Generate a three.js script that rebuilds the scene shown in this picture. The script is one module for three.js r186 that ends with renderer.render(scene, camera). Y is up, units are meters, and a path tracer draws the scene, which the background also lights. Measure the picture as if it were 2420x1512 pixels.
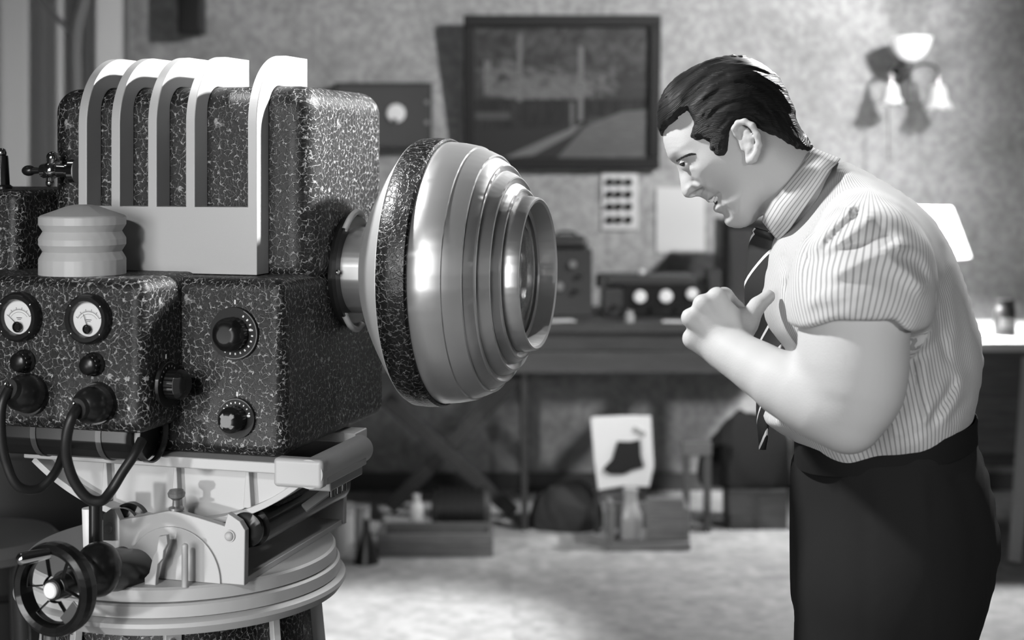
import * as THREE from 'three';
import { RoundedBoxGeometry } from 'three/addons/geometries/RoundedBoxGeometry.js';
import { mergeGeometries, mergeVertices, toCreasedNormals } from 'three/addons/utils/BufferGeometryUtils.js';
import { RectAreaLightUniformsLib } from 'three/addons/lights/RectAreaLightUniformsLib.js';

// ---------------------------------------------------------------- camera
const FW = 2420, FH = 1512, F = 3500, HORIZON = 380, EYE = 1.41;      // a level lens, shifted down, at eye height
const scene = new THREE.Scene();
scene.background = new THREE.Color(0x000000);
const camera = new THREE.PerspectiveCamera(2 * Math.atan(FH / 2 / F) * 180 / Math.PI, FW / FH, 0.05, 60);
camera.position.set(0, EYE, 0);
camera.lookAt(0, EYE, -5);
camera.setViewOffset(FW, FH, 0, FH / 2 - HORIZON, FW, FH);
camera.focus = 2.0;
camera.userData.fStop = 3.4;
const renderer = new THREE.WebGLRenderer({ antialias: true });
renderer.toneMapping = THREE.LinearToneMapping;
renderer.toneMappingExposure = 1.0;
renderer.shadowMap.enabled = true;
RectAreaLightUniformsLib.init();

// ---------------------------------------------------------------- studio lamps: key low on the left, two behind on the right, one on the wall, a broad soft fill; front, right and bench spots added to brighten
const LAMPS = [
  // name, position, target, intensity, cone half angle, penumbra, size of the lens
  ['low', [-2.0, 0.80, -0.15], [-0.42, 0.84, -1.95], 7, 0.15, 0.6, 0.06],
  ['front', [-0.95, 2.1, 0.3], [-0.48, 1.1, -2.0], 6.5, 0.25, 0.7, 0.09],  // added spot, lifts the silver parts of the machine
  ['right', [1.25, 1.75, 0.5], [0.55, 1.1, -2.0], 8, 0.20, 0.6, 0.12],  // added spot, fills in the side and back of the man
  ['face', [-1.45, 2.75, -2.05], [0.40, 1.24, -2.0], 30, 0.23, 0.4, 0.09],
  ['back', [1.5, 3.05, -4.2], [0.5, 1.25, -2.05], 48, 0.23, 0.4, 0.09],
  ['side', [2.5, 3.15, -2.95], [-0.46, 1.55, -2.1], 170, 0.125, 0.5, 0.09],
  ['wall', [2.75, 2.95, -3.7], [0.35, 1.6, -6.2], 60, 0.52, 0.5, 0.10],
  ['bench', [-2.0, 1.35, -3.3], [0.3, 0.42, -5.6], 22, 0.24, 0.6, 0.09],  // added spot, brightens the board and crate under the bench
  ['floor', [-0.75, 3.4, -3.0], [-0.45, 0.0, -4.2], 85, 0.21, 0.35, 0.10],
];
const FILL = { at: [-1.35, 1.5, 0.85], to: [0.05, 1.15, -2.2], w: 1.3, h: 0.9, intensity: 12.5 };
// ---------------------------------------------------------------- helpers
const V = (x, y, z) => new THREE.Vector3(x, y, z);
const at = (px, py, d) => V((px - FW / 2) / F * d, EYE - (py - HORIZON) / F * d, -d);   // a point seen at (px, py), d metres in front
let seed = 7;
const rnd = () => { seed = (seed * 1664525 + 1013904223) >>> 0; return seed / 4294967296; };
const clamp = (x, a, b) => Math.min(b, Math.max(a, x));
const mix = (a, b, t) => a + (b - a) * t;
const smooth = (a, b, x) => { const t = clamp((x - a) / (b - a), 0, 1); return t * t * (3 - 2 * t); };
function hash(ix, iy, s = 0) { let h = (ix * 374761393 + iy * 668265263 + s * 2147483647) | 0; h = Math.imul(h ^ (h >>> 13), 1274126177); h ^= h >>> 16; return (h >>> 0) / 4294967296; }
function vnoise(x, y, per = 0, s = 0) {
  const ix = Math.floor(x), iy = Math.floor(y), fx = x - ix, fy = y - iy;
  const w = (a) => per ? ((a % per) + per) % per : a;
  const u = fx * fx * (3 - 2 * fx), v = fy * fy * (3 - 2 * fy);
  return mix(mix(hash(w(ix), w(iy), s), hash(w(ix + 1), w(iy), s), u), mix(hash(w(ix), w(iy + 1), s), hash(w(ix + 1), w(iy + 1), s), u), v);
}
function fbm(x, y, oct, per = 0, s = 0) { let a = 0, k = 0.5, n = 0; for (let i = 0; i < oct; i++) { a += k * vnoise(x, y, per, s + i); n += k; x *= 2; y *= 2; per *= 2; k *= 0.5; } return a / n; }

function dataTex(size, fn, srgb = false, h = size) {
  const d = new Uint8Array(size * h * 4);
  for (let y = 0; y < h; y++) for (let x = 0; x < size; x++) {
    const v = Math.round(clamp(fn(x, y), 0, 1) * 255), i = (y * size + x) * 4;
    d[i] = d[i + 1] = d[i + 2] = v; d[i + 3] = 255;
  }
  const t = new THREE.DataTexture(d, size, h);
  t.wrapS = t.wrapT = THREE.RepeatWrapping; t.magFilter = THREE.LinearFilter; t.minFilter = THREE.LinearFilter;
  if (srgb) t.colorSpace = THREE.SRGBColorSpace;
  t.needsUpdate = true;
  return t;
}
function rep(t, per) { const c = t.clone(); c.repeat.set(1 / per, 1 / per); c.needsUpdate = true; return c; }   // uv is in metres: one tile every «per» metres
const grey = (v) => new THREE.Color().setRGB(v, v, v);
const mat = (v, rough, extra = {}) => new THREE.MeshStandardMaterial({ color: grey(v), roughness: rough, metalness: 0, ...extra });

// crackle lacquer: pale veins between black cells
const crackle = (() => {
  const S = 1024, vein = new Float32Array(S * S), halo = new Float32Array(S * S);
  const worley = (wx, wy, N, s) => {
    const gx = Math.floor(wx), gy = Math.floor(wy); let a = 9, b = 9;
    for (let j = -1; j <= 1; j++) for (let i = -1; i <= 1; i++) {
      const ca = (((gx + i) % N) + N) % N, cb = (((gy + j) % N) + N) % N, d = Math.hypot(gx + i + hash(ca, cb, 11 + s) - wx, gy + j + hash(ca, cb, 37 + s) - wy);
      if (d < a) { b = a; a = d; } else if (d < b) b = d;
    }
    return b - a;
  };
  for (let y = 0; y < S; y++) for (let x = 0; x < S; x++) {
    const ox = 0.9 * (fbm(x / 24, y / 24, 3, 0, 5) - 0.5), oy = 0.9 * (fbm(x / 24, y / 24, 3, 0, 9) - 0.5);
    const e1 = worley(x / S * 24 + ox, y / S * 24 + oy, 24, 0), e2 = worley(x / S * 40 + ox, y / S * 40 + oy, 40, 90);
    const n = fbm(x / 15, y / 15, 2, 0, 3), big = fbm(x / 95, y / 95, 3, 0, 21), on1 = smooth(0.33, 0.47, 0.55 * n + 0.55 * big), on2 = smooth(0.44, 0.62, 0.6 * n + 0.5 * fbm(x / 70, y / 70, 2, 0, 29));
    const w1 = 0.05 + 0.13 * n, w2 = 0.07 + 0.12 * n;
    const v = Math.max((1 - smooth(w1 * 0.3, w1, e1)) * on1, 0.42 * (1 - smooth(w2 * 0.3, w2, e2)) * on2) * (0.45 + 0.75 * n);
    vein[y * S + x] = v; halo[y * S + x] = Math.max(on1, on2) * smooth(0.28, 0.5, fbm(x / 11, y / 11, 2, 0, 17));
  }
  return { map: dataTex(S, (x, y) => { const i = y * S + x; return 0.125 - 0.09 * halo[i] + 0.05 * (fbm(x / 30, y / 30, 2, 0, 8) - 0.5) + 0.57 * Math.pow(vein[i], 1.1); }, true), bump: dataTex(512, (x, y) => vein[y * 2 * S + x * 2]) };
})();
const crackleMat = new THREE.MeshStandardMaterial({ map: rep(crackle.map, 0.235), bumpMap: rep(crackle.bump, 0.235), bumpScale: 0.0005, roughness: 0.5, color: 0xffffff });

const mottle = dataTex(1024, (x, y) => 0.5 + 0.5 * (fbm(x / 32, y / 32, 4, 32, 1) - 0.5) + 0.5 * (fbm(x / 128, y / 128, 3, 8, 2) - 0.5));
const fine = dataTex(512, (x, y) => 0.5 + 0.6 * (fbm(x / 4, y / 4, 3, 128, 4) - 0.5));
const wallMat = new THREE.MeshStandardMaterial({
  map: rep(dataTex(1024, (x, y) => 0.60 + 0.20 * (fbm(x / 16, y / 16, 3, 64, 1) - 0.5) + 0.10 * (fbm(x / 128, y / 128, 3, 8, 2) - 0.5), true), 1.3),
  bumpMap: rep(mottle, 1.3), bumpScale: 0.004, roughness: 0.95 });
const floorMat = new THREE.MeshStandardMaterial({ map: rep(dataTex(1024, (x, y) => 0.66 + 0.22 * (fbm(x / 24, y / 24, 4, 0, 6) - 0.5) + 0.10 * (fbm(x / 200, y / 200, 2, 0, 7) - 0.5), true), 1.6), roughness: 0.75 });
const wood = dataTex(512, (x, y) => 0.62 + 0.22 * (fbm(x / 110, y / 6, 4, 0, 14) - 0.5) + 0.10 * (fbm(x / 60, y / 30, 3, 0, 15) - 0.5), true);
const woodMat = (v, r = 0.6) => new THREE.MeshStandardMaterial({ color: grey(v), map: rep(wood, 0.5), roughness: r });
const silver = new THREE.MeshStandardMaterial({ color: grey(0.47), roughness: 0.5, metalness: 0.1, bumpMap: rep(fine, 0.06), bumpScale: 0.00008 });
const spun = new THREE.MeshStandardMaterial({ color: grey(0.52), roughness: 0.36, metalness: 0.8 });
const chrome = new THREE.MeshStandardMaterial({ color: grey(0.85), roughness: 0.12, metalness: 1 });
const black = mat(0.012, 0.28), blackMatte = mat(0.016, 0.6), bakelite = mat(0.008, 0.3), white = mat(0.8, 0.5), rubber = mat(0.012, 0.45);
const paper = mat(0.62, 0.9), darkPaint = mat(0.03, 0.5), midPaint = mat(0.16, 0.7);

// one named mesh per piece
function shade(o) { o.traverse((m) => { if (m.isMesh) { m.castShadow = true; m.receiveShadow = true; } }); return o; }
function obj(name, geo, material, parent = scene) {
  const g = Array.isArray(geo) ? join(geo) : geo;
  const m = new THREE.Mesh(g, material); m.name = name; m.castShadow = m.receiveShadow = true; parent.add(m); return m;
}
function join(list) {
  const flat = list.map((g) => { const n = g.index ? g.toNonIndexed() : g.clone(); for (const k of Object.keys(n.attributes)) if (!['position', 'normal', 'uv'].includes(k)) n.deleteAttribute(k); return n; });
  return flat.length === 1 ? flat[0] : mergeGeometries(flat);
}
function tag(o, label, category, group, kind) { o.userData.label = label; o.userData.category = category; if (group) o.userData.group = group; if (kind) o.userData.kind = kind; return o; }
function thing(name, label, category, p = [0, 0, 0], turn = 0, group) {
  const o = new THREE.Group(); o.name = name; o.position.set(...(p.isVector3 ? p.toArray() : p)); o.rotation.y = turn; scene.add(o);
  return tag(o, label, category, group);
}
function struct(name, geo, m) { const o = obj(name, geo, m); o.userData.kind = 'structure'; return o; }
// uv in metres by the way each triangle faces
function metreUV(geo) {
  const g = geo.index ? geo.toNonIndexed() : geo; if (!g.attributes.normal) g.computeVertexNormals();
  const p = g.attributes.position, uv = new Float32Array(p.count * 2), a = V(), b = V(), c = V();
  for (let i = 0; i < p.count; i += 3) {
    a.fromBufferAttribute(p, i); b.fromBufferAttribute(p, i + 1); c.fromBufferAttribute(p, i + 2);
    const n = b.clone().sub(a).cross(c.clone().sub(a)), ax = Math.abs(n.x), ay = Math.abs(n.y), az = Math.abs(n.z);
    [a, b, c].forEach((q, k) => {
      const [u, v] = ax > ay && ax > az ? [-q.z * Math.sign(n.x), q.y] : ay > az ? [q.x, -q.z] : [q.x * Math.sign(n.z), q.y];
      uv[(i + k) * 2] = u; uv[(i + k) * 2 + 1] = v;
    });
  }
  g.setAttribute('uv', new THREE.BufferAttribute(uv, 2)); return g;
}
const box = (x0, x1, y0, y1, z0, z1, r = 0.004, seg = 3) => {
  const w = x1 - x0, h = y1 - y0, d = z1 - z0, g = new RoundedBoxGeometry(w, h, d, seg, Math.min(r, w / 2.01, h / 2.01, d / 2.01));
  g.translate((x0 + x1) / 2, (y0 + y1) / 2, (z0 + z1) / 2); return metreUV(g);
};
const bx = (w, h, d, x = 0, y = 0, z = 0, r = 0.004) => box(x - w / 2, x + w / 2, y - h / 2, y + h / 2, z - d / 2, z + d / 2, r, 2);
const cyl = (a, b, r0, r1 = r0, seg = 32) => {                           // a rod from point a to point b
  const d = b.clone().sub(a), g = new THREE.CylinderGeometry(r1, r0, d.length(), seg);
  g.applyQuaternion(new THREE.Quaternion().setFromUnitVectors(V(0, 1, 0), d.clone().normalize())); g.translate(...a.clone().add(b).multiplyScalar(0.5).toArray()); return g;
};
const bar = (a, b, w, t) => {                                             // a square bar from a to b
  const d = b.clone().sub(a), g = metreUV(new RoundedBoxGeometry(w, d.length(), t, 2, Math.min(w, t) * 0.1));
  g.applyQuaternion(new THREE.Quaternion().setFromUnitVectors(V(0, 1, 0), d.clone().normalize())); g.translate(...a.clone().add(b).multiplyScalar(0.5).toArray()); return g;
};
const lathe = (pts, seg = 64, axis = 'y', crease = 0.6) => {                            // pts: [radius, along]
  const g = new THREE.LatheGeometry(pts.map(([r, h]) => new THREE.Vector2(Math.max(r, 0.00001), h)), seg);
  if (axis === 'x') g.rotateZ(-Math.PI / 2); if (axis === 'z') g.rotateX(Math.PI / 2); return creased(g, crease);
};
const creased = (g, a = 0.6) => toCreasedNormals(g, a);
const tube = (pts, r, n = 60, seg = 12, closed = false) => new THREE.TubeGeometry(new THREE.CatmullRomCurve3(pts, closed, 'centripetal'), n, r, seg, closed);
const shapeOf = (pts) => { const s = new THREE.Shape(); pts.forEach(([x, y], i) => i ? s.lineTo(x, y) : s.moveTo(x, y)); s.closePath(); return s; };
const extrude = (s, depth, bevel = 0.0015, curve = 24) => metreUV(new THREE.ExtrudeGeometry(s, { depth: depth - 2 * bevel, bevelEnabled: bevel > 0, bevelSize: bevel, bevelThickness: bevel, bevelOffset: -bevel, bevelSegments: 2, curveSegments: curve }).translate(0, 0, bevel));
const ball = (r, x, y, z, sx = 1, sy = 1, sz = 1, seg = 32) => new THREE.SphereGeometry(r, seg, seg / 2).scale(sx, sy, sz).translate(x, y, z);
function canvasTex(w, h, draw) {
  const c = document.createElement('canvas'); c.width = w; c.height = h; draw(c.getContext('2d'), w, h);
  const t = new THREE.CanvasTexture(c); t.colorSpace = THREE.SRGBColorSpace; return t;
}

// ---------------------------------------------------------------- the lamps as fixtures
LAMPS.forEach(([kind, p, to, intensity, cone, pen, r]) => {
  const dir = V(...to).sub(V(...p)).normalize();
  const words = { low: 'black studio spotlight standing low left of the camera', face: 'black studio spotlight hung at left aimed at the man', front: 'added black studio spotlight just left of the camera brightening the machine', right: 'added black studio spotlight standing right of the camera filling in the man', bench: 'added black studio spotlight on stand at left brightening things under the workbench', back: 'black studio spotlight high behind the man at the right', side: 'black studio spotlight hung from the ceiling out on the far right', wall: 'black studio spotlight hung from the ceiling lighting the back wall', floor: 'black studio spotlight hung high lighting the bright floor' }[kind];
  const o = thing(numbered('studio_lamp'), words, 'spotlight', [p[0], 0, p[2]]);
  const c = V(0, p[1], 0), back = c.clone().addScaledVector(dir, -0.02), rear = c.clone().addScaledVector(dir, -0.30);
  obj('housing', [cyl(rear, back, r * 1.25, r * 1.25), cyl(rear.clone().addScaledVector(dir, -0.03), rear, r * 0.9, r * 1.25)], black, o);
  obj('lens', cyl(c.clone().addScaledVector(dir, -0.018), c.clone().addScaledVector(dir, -0.004), r, r), new THREE.MeshStandardMaterial({ color: grey(0.8), emissive: grey(1), emissiveIntensity: 3, roughness: 0.3 }), o);
  const foot = rear.clone().add(c).multiplyScalar(0.5);
  if (p[1] > 2.4) obj('hanger', [cyl(V(foot.x, p[1] + r * 1.2, foot.z), V(foot.x, 3.597, foot.z), 0.016, 0.016, 16), cyl(V(foot.x, 3.585, foot.z), V(foot.x, 3.598, foot.z), 0.06, 0.06, 24)], blackMatte, o);
  else obj('stand', [cyl(V(foot.x, 0.03, foot.z), V(foot.x, p[1] - r * 1.2, foot.z), 0.018, 0.014, 16), ...[0, 1, 2].map((k) => cyl(V(foot.x + 0.3 * Math.cos(k * 2.1), 0.012, foot.z + 0.3 * Math.sin(k * 2.1)), V(foot.x, 0.3, foot.z), 0.012, 0.012, 10))], blackMatte, o);
  const s = new THREE.SpotLight(0xffffff, intensity, 0, cone, pen, 2);
  s.position.set(...p).addScaledVector(dir, 0.01); s.target.position.set(...to); scene.add(s, s.target);
  s.castShadow = true; s.shadow.mapSize.set(2048, 2048); s.shadow.radius = r / 0.02; s.shadow.bias = -0.0005;
});
function numbered(name) { numbered.n ??= {}; const k = numbered.n[name] = (numbered.n[name] ?? -1) + 1; return k ? `${name}_${String(k).padStart(3, '0')}` : name; }
{
  const dir = V(...FILL.to).sub(V(...FILL.at)).normalize();
  const l = new THREE.RectAreaLight(0xffffff, FILL.intensity, FILL.w, FILL.h);
  l.position.set(...FILL.at).addScaledVector(dir, 0.03); l.lookAt(...FILL.to); scene.add(l);
  const o = thing('soft_light', 'wide white diffusing screen lamp standing behind the camera', 'soft light', [FILL.at[0], 0, FILL.at[2]]);
  const q = new THREE.Object3D(); q.position.set(0, FILL.at[1], 0); q.lookAt(V(0, FILL.at[1], 0).add(dir)); q.updateMatrix();
  obj('screen', new RoundedBoxGeometry(FILL.w, FILL.h, 0.02, 1, 0.005).applyMatrix4(q.matrix), new THREE.MeshStandardMaterial({ color: grey(0.8), emissive: grey(1), emissiveIntensity: 0.8 }), o);
  obj('stand', [cyl(V(0, 0.02, 0.06), V(0, FILL.at[1], 0.06), 0.018, 0.014, 16), ...[0, 1, 2].map((k) => cyl(V(0.35 * Math.cos(k * 2.1), 0.012, 0.06 + 0.35 * Math.sin(k * 2.1)), V(0, 0.4, 0.06), 0.012, 0.012, 10))], blackMatte, o);
}

// ---------------------------------------------------------------- the room
const WALL = 6.35;                                                       // the back wall stands this far in front of the camera
struct('wall_back', box(-3.4, 3.6, 0, 3.6, -WALL - 0.15, -WALL, 0.001, 1), wallMat);
struct('wall_left', box(-3.4, -3.25, 0, 3.6, -WALL, 3.2, 0.001, 1), mat(0.05, 0.9));
struct('wall_right', box(3.45, 3.6, 0, 3.6, -WALL, 3.2, 0.001, 1), mat(0.05, 0.9));
struct('wall_front', box(-3.25, 3.45, 0, 3.6, 3.05, 3.2, 0.001, 1), mat(0.05, 0.9));
struct('baseboard_back', box(-3.25, 3.45, 0.0005, 0.075, -WALL + 0.0005, -WALL + 0.02, 0.004, 2), mat(0.06, 0.6));
struct('floor', box(-3.4, 3.6, -0.12, 0, -WALL - 0.15, 3.2, 0.001, 1), floorMat);
struct('ceiling', box(-3.4, 3.6, 3.6, 3.72, -WALL - 0.15, 3.2, 0.001, 1), mat(0.05, 0.9));
// ---------------------------------------------------------------- the machine: its own axes are u along the barrel, y up, w towards the viewer
const MA = 16 * Math.PI / 180, MC = Math.cos(MA), MS = Math.sin(MA), MO = at(735, HORIZON, 2.0).setY(0);
const uAt = (px, w) => { const k = (px - FW / 2) / F; return (k * (2 - MC * w) - MO.x + MS * w) / (MC + k * MS); };
const wAt = (px, u) => { const k = (px - FW / 2) / F; return (MO.x + MC * u - k * (2 - MS * u)) / (MS - k * MC); };
const yAt = (py, u, w) => EYE - (py - HORIZON) / F * (2 - MS * u - MC * w);
const mp = (px, py, w) => { const u = uAt(px, w); return V(u, yAt(py, u, w), w); };
const machine = thing('projection_machine', 'black crackle-finish ray projector with silver ridged lens hood on a tilting pedestal', 'machine', MO, -MA);
const part = (name, geo, m, parent = machine) => obj(name, geo, m, parent);
const sub = part;
const LOW = 0.084, BW = -wAt(912, 0), AX = -BW / 2, AY = 1.253;         // front of the lower housing, depth of the tall one, the barrel's axis
const yTop = 1.41 + 0.103, yMid = 1.41 - 0.154, yBot = 1.41 - 0.387;

// housings
part('tall_housing', box(uAt(113, 0), 0, yMid - 0.02, yTop, -BW, 0, 0.034, 8), crackleMat);
part('lower_housing', box(-0.52, -0.001, yBot, yMid, -BW, LOW, 0.017, 6), crackleMat);
const dialU = uAt(430, LOW), DIAL = LOW + 0.098;
part('dial_housing', box(-0.62, dialU, yAt(1016, -0.3, DIAL), yMid + 0.004, -0.02, DIAL, 0.018, 6), crackleMat);
part('side_housing', box(-0.70, uAt(45, 0.075), yMid - 0.02, yAt(447, -0.45, 0.02), -0.20, 0.075, 0.016, 6), crackleMat);

// silver fin bracket: panel in front of the tall housing, five fins that rise and bend back over its top
const FIN = 0.038, finR = uAt(607, FIN), finL = uAt(182, FIN), fy = yAt(490, -0.06, FIN);
const bracket = new THREE.Group(); bracket.name = 'fin_bracket'; machine.add(bracket);
sub('panel', box(finL, finR, yMid + 0.001, fy, 0.0005, FIN, 0.0012, 2), silver, bracket);
{
  const s = new THREE.Shape(), top = 1.41 + 0.147, R = 0.098;
  s.moveTo(FIN, fy - 0.0012); s.lineTo(FIN, top - R); s.absarc(FIN - R, top - R, R, 0, Math.PI / 2, false); s.lineTo(-0.128, top);
  s.lineTo(-0.128, yTop + 0.0005); s.lineTo(-0.034, yTop + 0.0005);
  s.absarc(-0.034, yTop - 0.034, 0.0347, Math.PI / 2, 0, true); s.lineTo(0.0007, fy - 0.0012); s.closePath();
  const t = 0.0135, g = extrude(s, t, 0.0012, 20).applyMatrix4(new THREE.Matrix4().makeBasis(V(0, 0, 1), V(0, 1, 0), V(-1, 0, 0)));
  for (const px of [205, 283, 370, 460, 607]) { const m = sub('fin', g, silver, bracket); m.position.x = uAt(px, FIN); }
}

// lens barrel: neck, flared back, black crackle band, stepped silver hood, glass
const barrel = new THREE.Group(); barrel.name = 'lens_barrel'; barrel.position.set(0, AY, AX); machine.add(barrel);
const uB = (px, r) => uAt(px, AX + r);
sub('neck', lathe([[0.0, -0.02], [0.062, -0.02], [0.062, uB(850, 0.062) + 0.004], [0, uB(850, 0.062) + 0.004]], 96, 'x'), spun, barrel);
sub('mount_ring', lathe([[0.0, -0.001], [0.082, -0.001], [0.082, 0.005], [0.078, 0.009], [0.0, 0.009]], 96, 'x'), black, barrel);
for (const s of [1, -1]) sub('clip', [tube([V(0.010, s * 0.060, 0.048), V(0.014, s * 0.076, 0.036), V(0.014, s * 0.084, 0.012), V(0.012, s * 0.080, -0.012)], 0.0045, 24, 10)], silver, barrel);
for (let k = 0; k < 6; k++) sub('bolt', ball(0.0035, 0.009, 0.072 * Math.cos(k * 1.047 + 0.5), 0.072 * Math.sin(k * 1.047 + 0.5)), chrome, barrel);
{
  const a = uB(850, 0.062), b = uB(885, 0.185), pts = [];
  for (let i = 0; i <= 14; i++) { const t = i / 14; pts.push([0.0625 + (0.185 - 0.0625) * Math.pow(t, 0.8), a + (b - a) * Math.pow(t, 1.1)]); }
  pts.push([0.185, b + 0.004], [0, b + 0.004]);
  sub('back_flare', lathe([[0.0, a], ...pts], 128, 'x'), mat(0.55, 0.4, { metalness: 0.35 }), barrel);
  const c = uB(958, 0.188);
  const band = lathe([[0.17, b + 0.001], [0.1855, b + 0.001], [0.1885, b + 0.006], [0.1895, (b + c) / 2], [0.1885, c - 0.003], [0.186, c], [0.17, c]], 128, 'x');
  { const p = band.attributes.position, uv = band.attributes.uv; for (let i = 0; i < p.count; i++) uv.setXY(i, uv.getX(i) * 1.25, p.getX(i)); }
  const bandMat = crackleMat.clone(); bandMat.color = grey(0.4); bandMat.roughness = 0.35;                     // the band is lacquered darker
  sub('rim_band', band, bandMat, barrel);
  // stepped rings, each a short tapering band with a rolled lip
  const ring = [[960, 0.184, 0.178], [1037, 0.1755, 0.1665], [1087, 0.1615, 0.1525], [1123, 0.143, 0.136], [1157, 0.1255, 0.119], [1183, 0.1085, 0.106]];
  ring.forEach(([px, r0, r1], i) => {
    const u0 = uB(px, r0), u1 = i < 5 ? uB(ring[i + 1][0], ring[i + 1][1]) : u0 + 0.021, e = 0.003, last = i === 5;
    const inner = last ? r1 - 0.008 : r1 - 0.03;
    const pr = [[r0 - 0.006, u0 - 0.004], [r0 - 0.001, u0 - 0.001], [r0, u0 + 0.001], [mix(r0, r1, 0.5) + 0.001, mix(u0, u1, 0.5)], [r1, u1], [r1 - 0.0008, u1 + e * 0.7], [r1 - e, u1 + e], [r1 - 2.2 * e, u1 + e * 0.4]];
    if (last) pr.push([inner, u1 - 0.004], [inner - 0.002, u1 - 0.030], [0.07, u1 - 0.035]); else pr.push([inner, u1 - 0.002]);
    sub('hood_ring', lathe(pr, 160, 'x'), spun, barrel);
  });
  const ul = uB(1183, 0.1085) + 0.001;
  sub('lens_seat', lathe([[0, ul - 0.022], [0.10, ul - 0.022], [0.10, ul - 0.018], [0, ul - 0.018]], 64, 'x'), mat(0.9, 0.3, { metalness: 0.3, map: rep(mottle, 0.09) }), barrel);  // pale mottled colour stands in for the reflection in the glass
  const dome = []; for (let i = 0; i <= 12; i++) { const t = i / 12; dome.push([0.095 * Math.cos(t * Math.PI / 2), ul - 0.012 + 0.014 * Math.sin(t * Math.PI / 2)]); }
  sub('lens_glass', lathe([[0, ul - 0.014], [0.095, ul - 0.014], ...dome], 96, 'x'), new THREE.MeshPhysicalMaterial({ color: 0xffffff, roughness: 0.03, transmission: 1, ior: 1.5, thickness: 0.02 }), barrel);
}

// silver ribbed canister on the dial housing
{
  const r = 0.0565, w = 0.112, u = uAt(195, w), y0 = yMid + 0.004, h = yAt(512, u, w) - y0, k = (t) => t * h;
  const c = new THREE.Group(); c.name = 'ribbed_canister'; c.position.set(u, y0, w); machine.add(c);
  sub('body', lathe([[0, 0], [r, 0], [r, k(0.26)], [r * 0.985, k(0.29)], [r * 0.90, k(0.40)], [r * 0.985, k(0.50)], [r, k(0.52)], [r, k(0.62)], [r * 0.985, k(0.645)], [r * 0.90, k(0.75)], [r * 0.985, k(0.85)], [r, k(0.87)], [r, k(1)], [0, k(1)]], 96, 'y', 0.25), silver, c);
  sub('cap', lathe([[r * 0.99, k(1)], [r * 0.96, k(1.025)], [r * 0.35, k(1.19)], [r * 0.22, k(1.21)], [0, k(1.215)]], 96, 'y', 0.25), silver, c);
}

// meters
function meter(px, py, needle, hubR) {
  const g = new THREE.Group(); g.name = 'meter'; const p = mp(px, py, DIAL); g.position.copy(p); machine.add(g);
  const R = 0.0325, r = 0.0222;
  sub('bezel', lathe([[r, -0.002], [r, 0.010], [r + 0.0015, 0.0125], [R - 0.004, 0.0125], [R - 0.0008, 0.009], [R, 0.005], [R, -0.002]], 72, 'z'), black, g);
  const tex = canvasTex(256, 256, (c) => {
    c.fillStyle = '#e9e9e9'; c.fillRect(0, 0, 256, 256); c.strokeStyle = '#333'; c.fillStyle = '#333'; c.lineWidth = 3;
    c.beginPath(); c.arc(128, 175, 100, Math.PI * 1.17, Math.PI * 1.83); c.stroke();
    for (let i = 0; i <= 20; i++) { const a = Math.PI * (1.17 + 0.66 * i / 20), l = i % 4 ? 10 : 18; c.lineWidth = i % 4 ? 2 : 4; c.beginPath(); c.moveTo(128 + 100 * Math.cos(a), 175 + 100 * Math.sin(a)); c.lineTo(128 + (100 + l) * Math.cos(a), 175 + (100 + l) * Math.sin(a)); c.stroke(); }
    c.lineWidth = 2; c.beginPath(); c.arc(128, 175, 82, Math.PI * 1.2, Math.PI * 1.8); c.stroke();
    c.fillRect(106, 132, 46, 5); c.fillRect(114, 144, 30, 4);
  });
  const face = new THREE.CircleGeometry(r + 0.0005, 48); face.translate(0, 0, 0.0035);
  sub('face', face, new THREE.MeshStandardMaterial({ map: tex, roughness: 0.6 }), g);
  sub('needle', cyl(V(0, -0.011, 0.006), V(0.0185 * Math.sin(needle), -0.011 + 0.0185 * Math.cos(needle), 0.006), 0.0005, 0.0003, 8), black, g);
  sub('hub', [cyl(V(0, -0.0125, 0.0036), V(0, -0.0125, 0.0085), hubR, hubR * 0.8, 24), lathe([[hubR * 1.0, 0.006], [hubR * 1.35, 0.0085], [hubR * 1.1, 0.0095], [hubR, 0.0085]], 32, 'z').translate(0, -0.0125, 0)], black, g);
  sub('glass', cyl(V(0, 0, 0.0095), V(0, 0, 0.0102), r + 0.0004, r + 0.0004, 48), new THREE.MeshPhysicalMaterial({ color: 0xffffff, roughness: 0.04, transmission: 1, thickness: 0 }), g);
  for (const a of [0.9, 2.3, -0.9, -2.3]) sub('screw', ball(0.0013, 0.0275 * Math.sin(a), 0.0275 * Math.cos(a), 0.0123, 1, 1, 0.5, 12), chrome, g);
}
meter(49, 748, -0.85, 0.0052); meter(213, 753, -0.35, 0.0045);
// small fluted knobs
for (const [px, py] of [[60, 853], [223, 860]]) {
  const g = new THREE.Group(); g.name = 'knob'; g.position.copy(mp(px, py, DIAL)); machine.add(g);
  sub('skirt', lathe([[0, 0], [0.0155, 0], [0.0155, 0.003], [0.013, 0.005], [0, 0.005]], 40, 'z'), bakelite, g);
  const n = new THREE.Shape(); for (let i = 0; i <= 72; i++) { const a = i / 72 * Math.PI * 2, q = 0.0125 + 0.0006 * Math.cos(a * 12); i ? n.lineTo(q * Math.cos(a), q * Math.sin(a)) : n.moveTo(q * Math.cos(a), q * Math.sin(a)); }
  sub('grip', [extrude(n, 0.012, 0.001, 1).translate(0, 0, 0.004), ball(0.0122, 0, 0, 0.0155, 1, 1, 0.45, 24)], bakelite, g);
}
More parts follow.
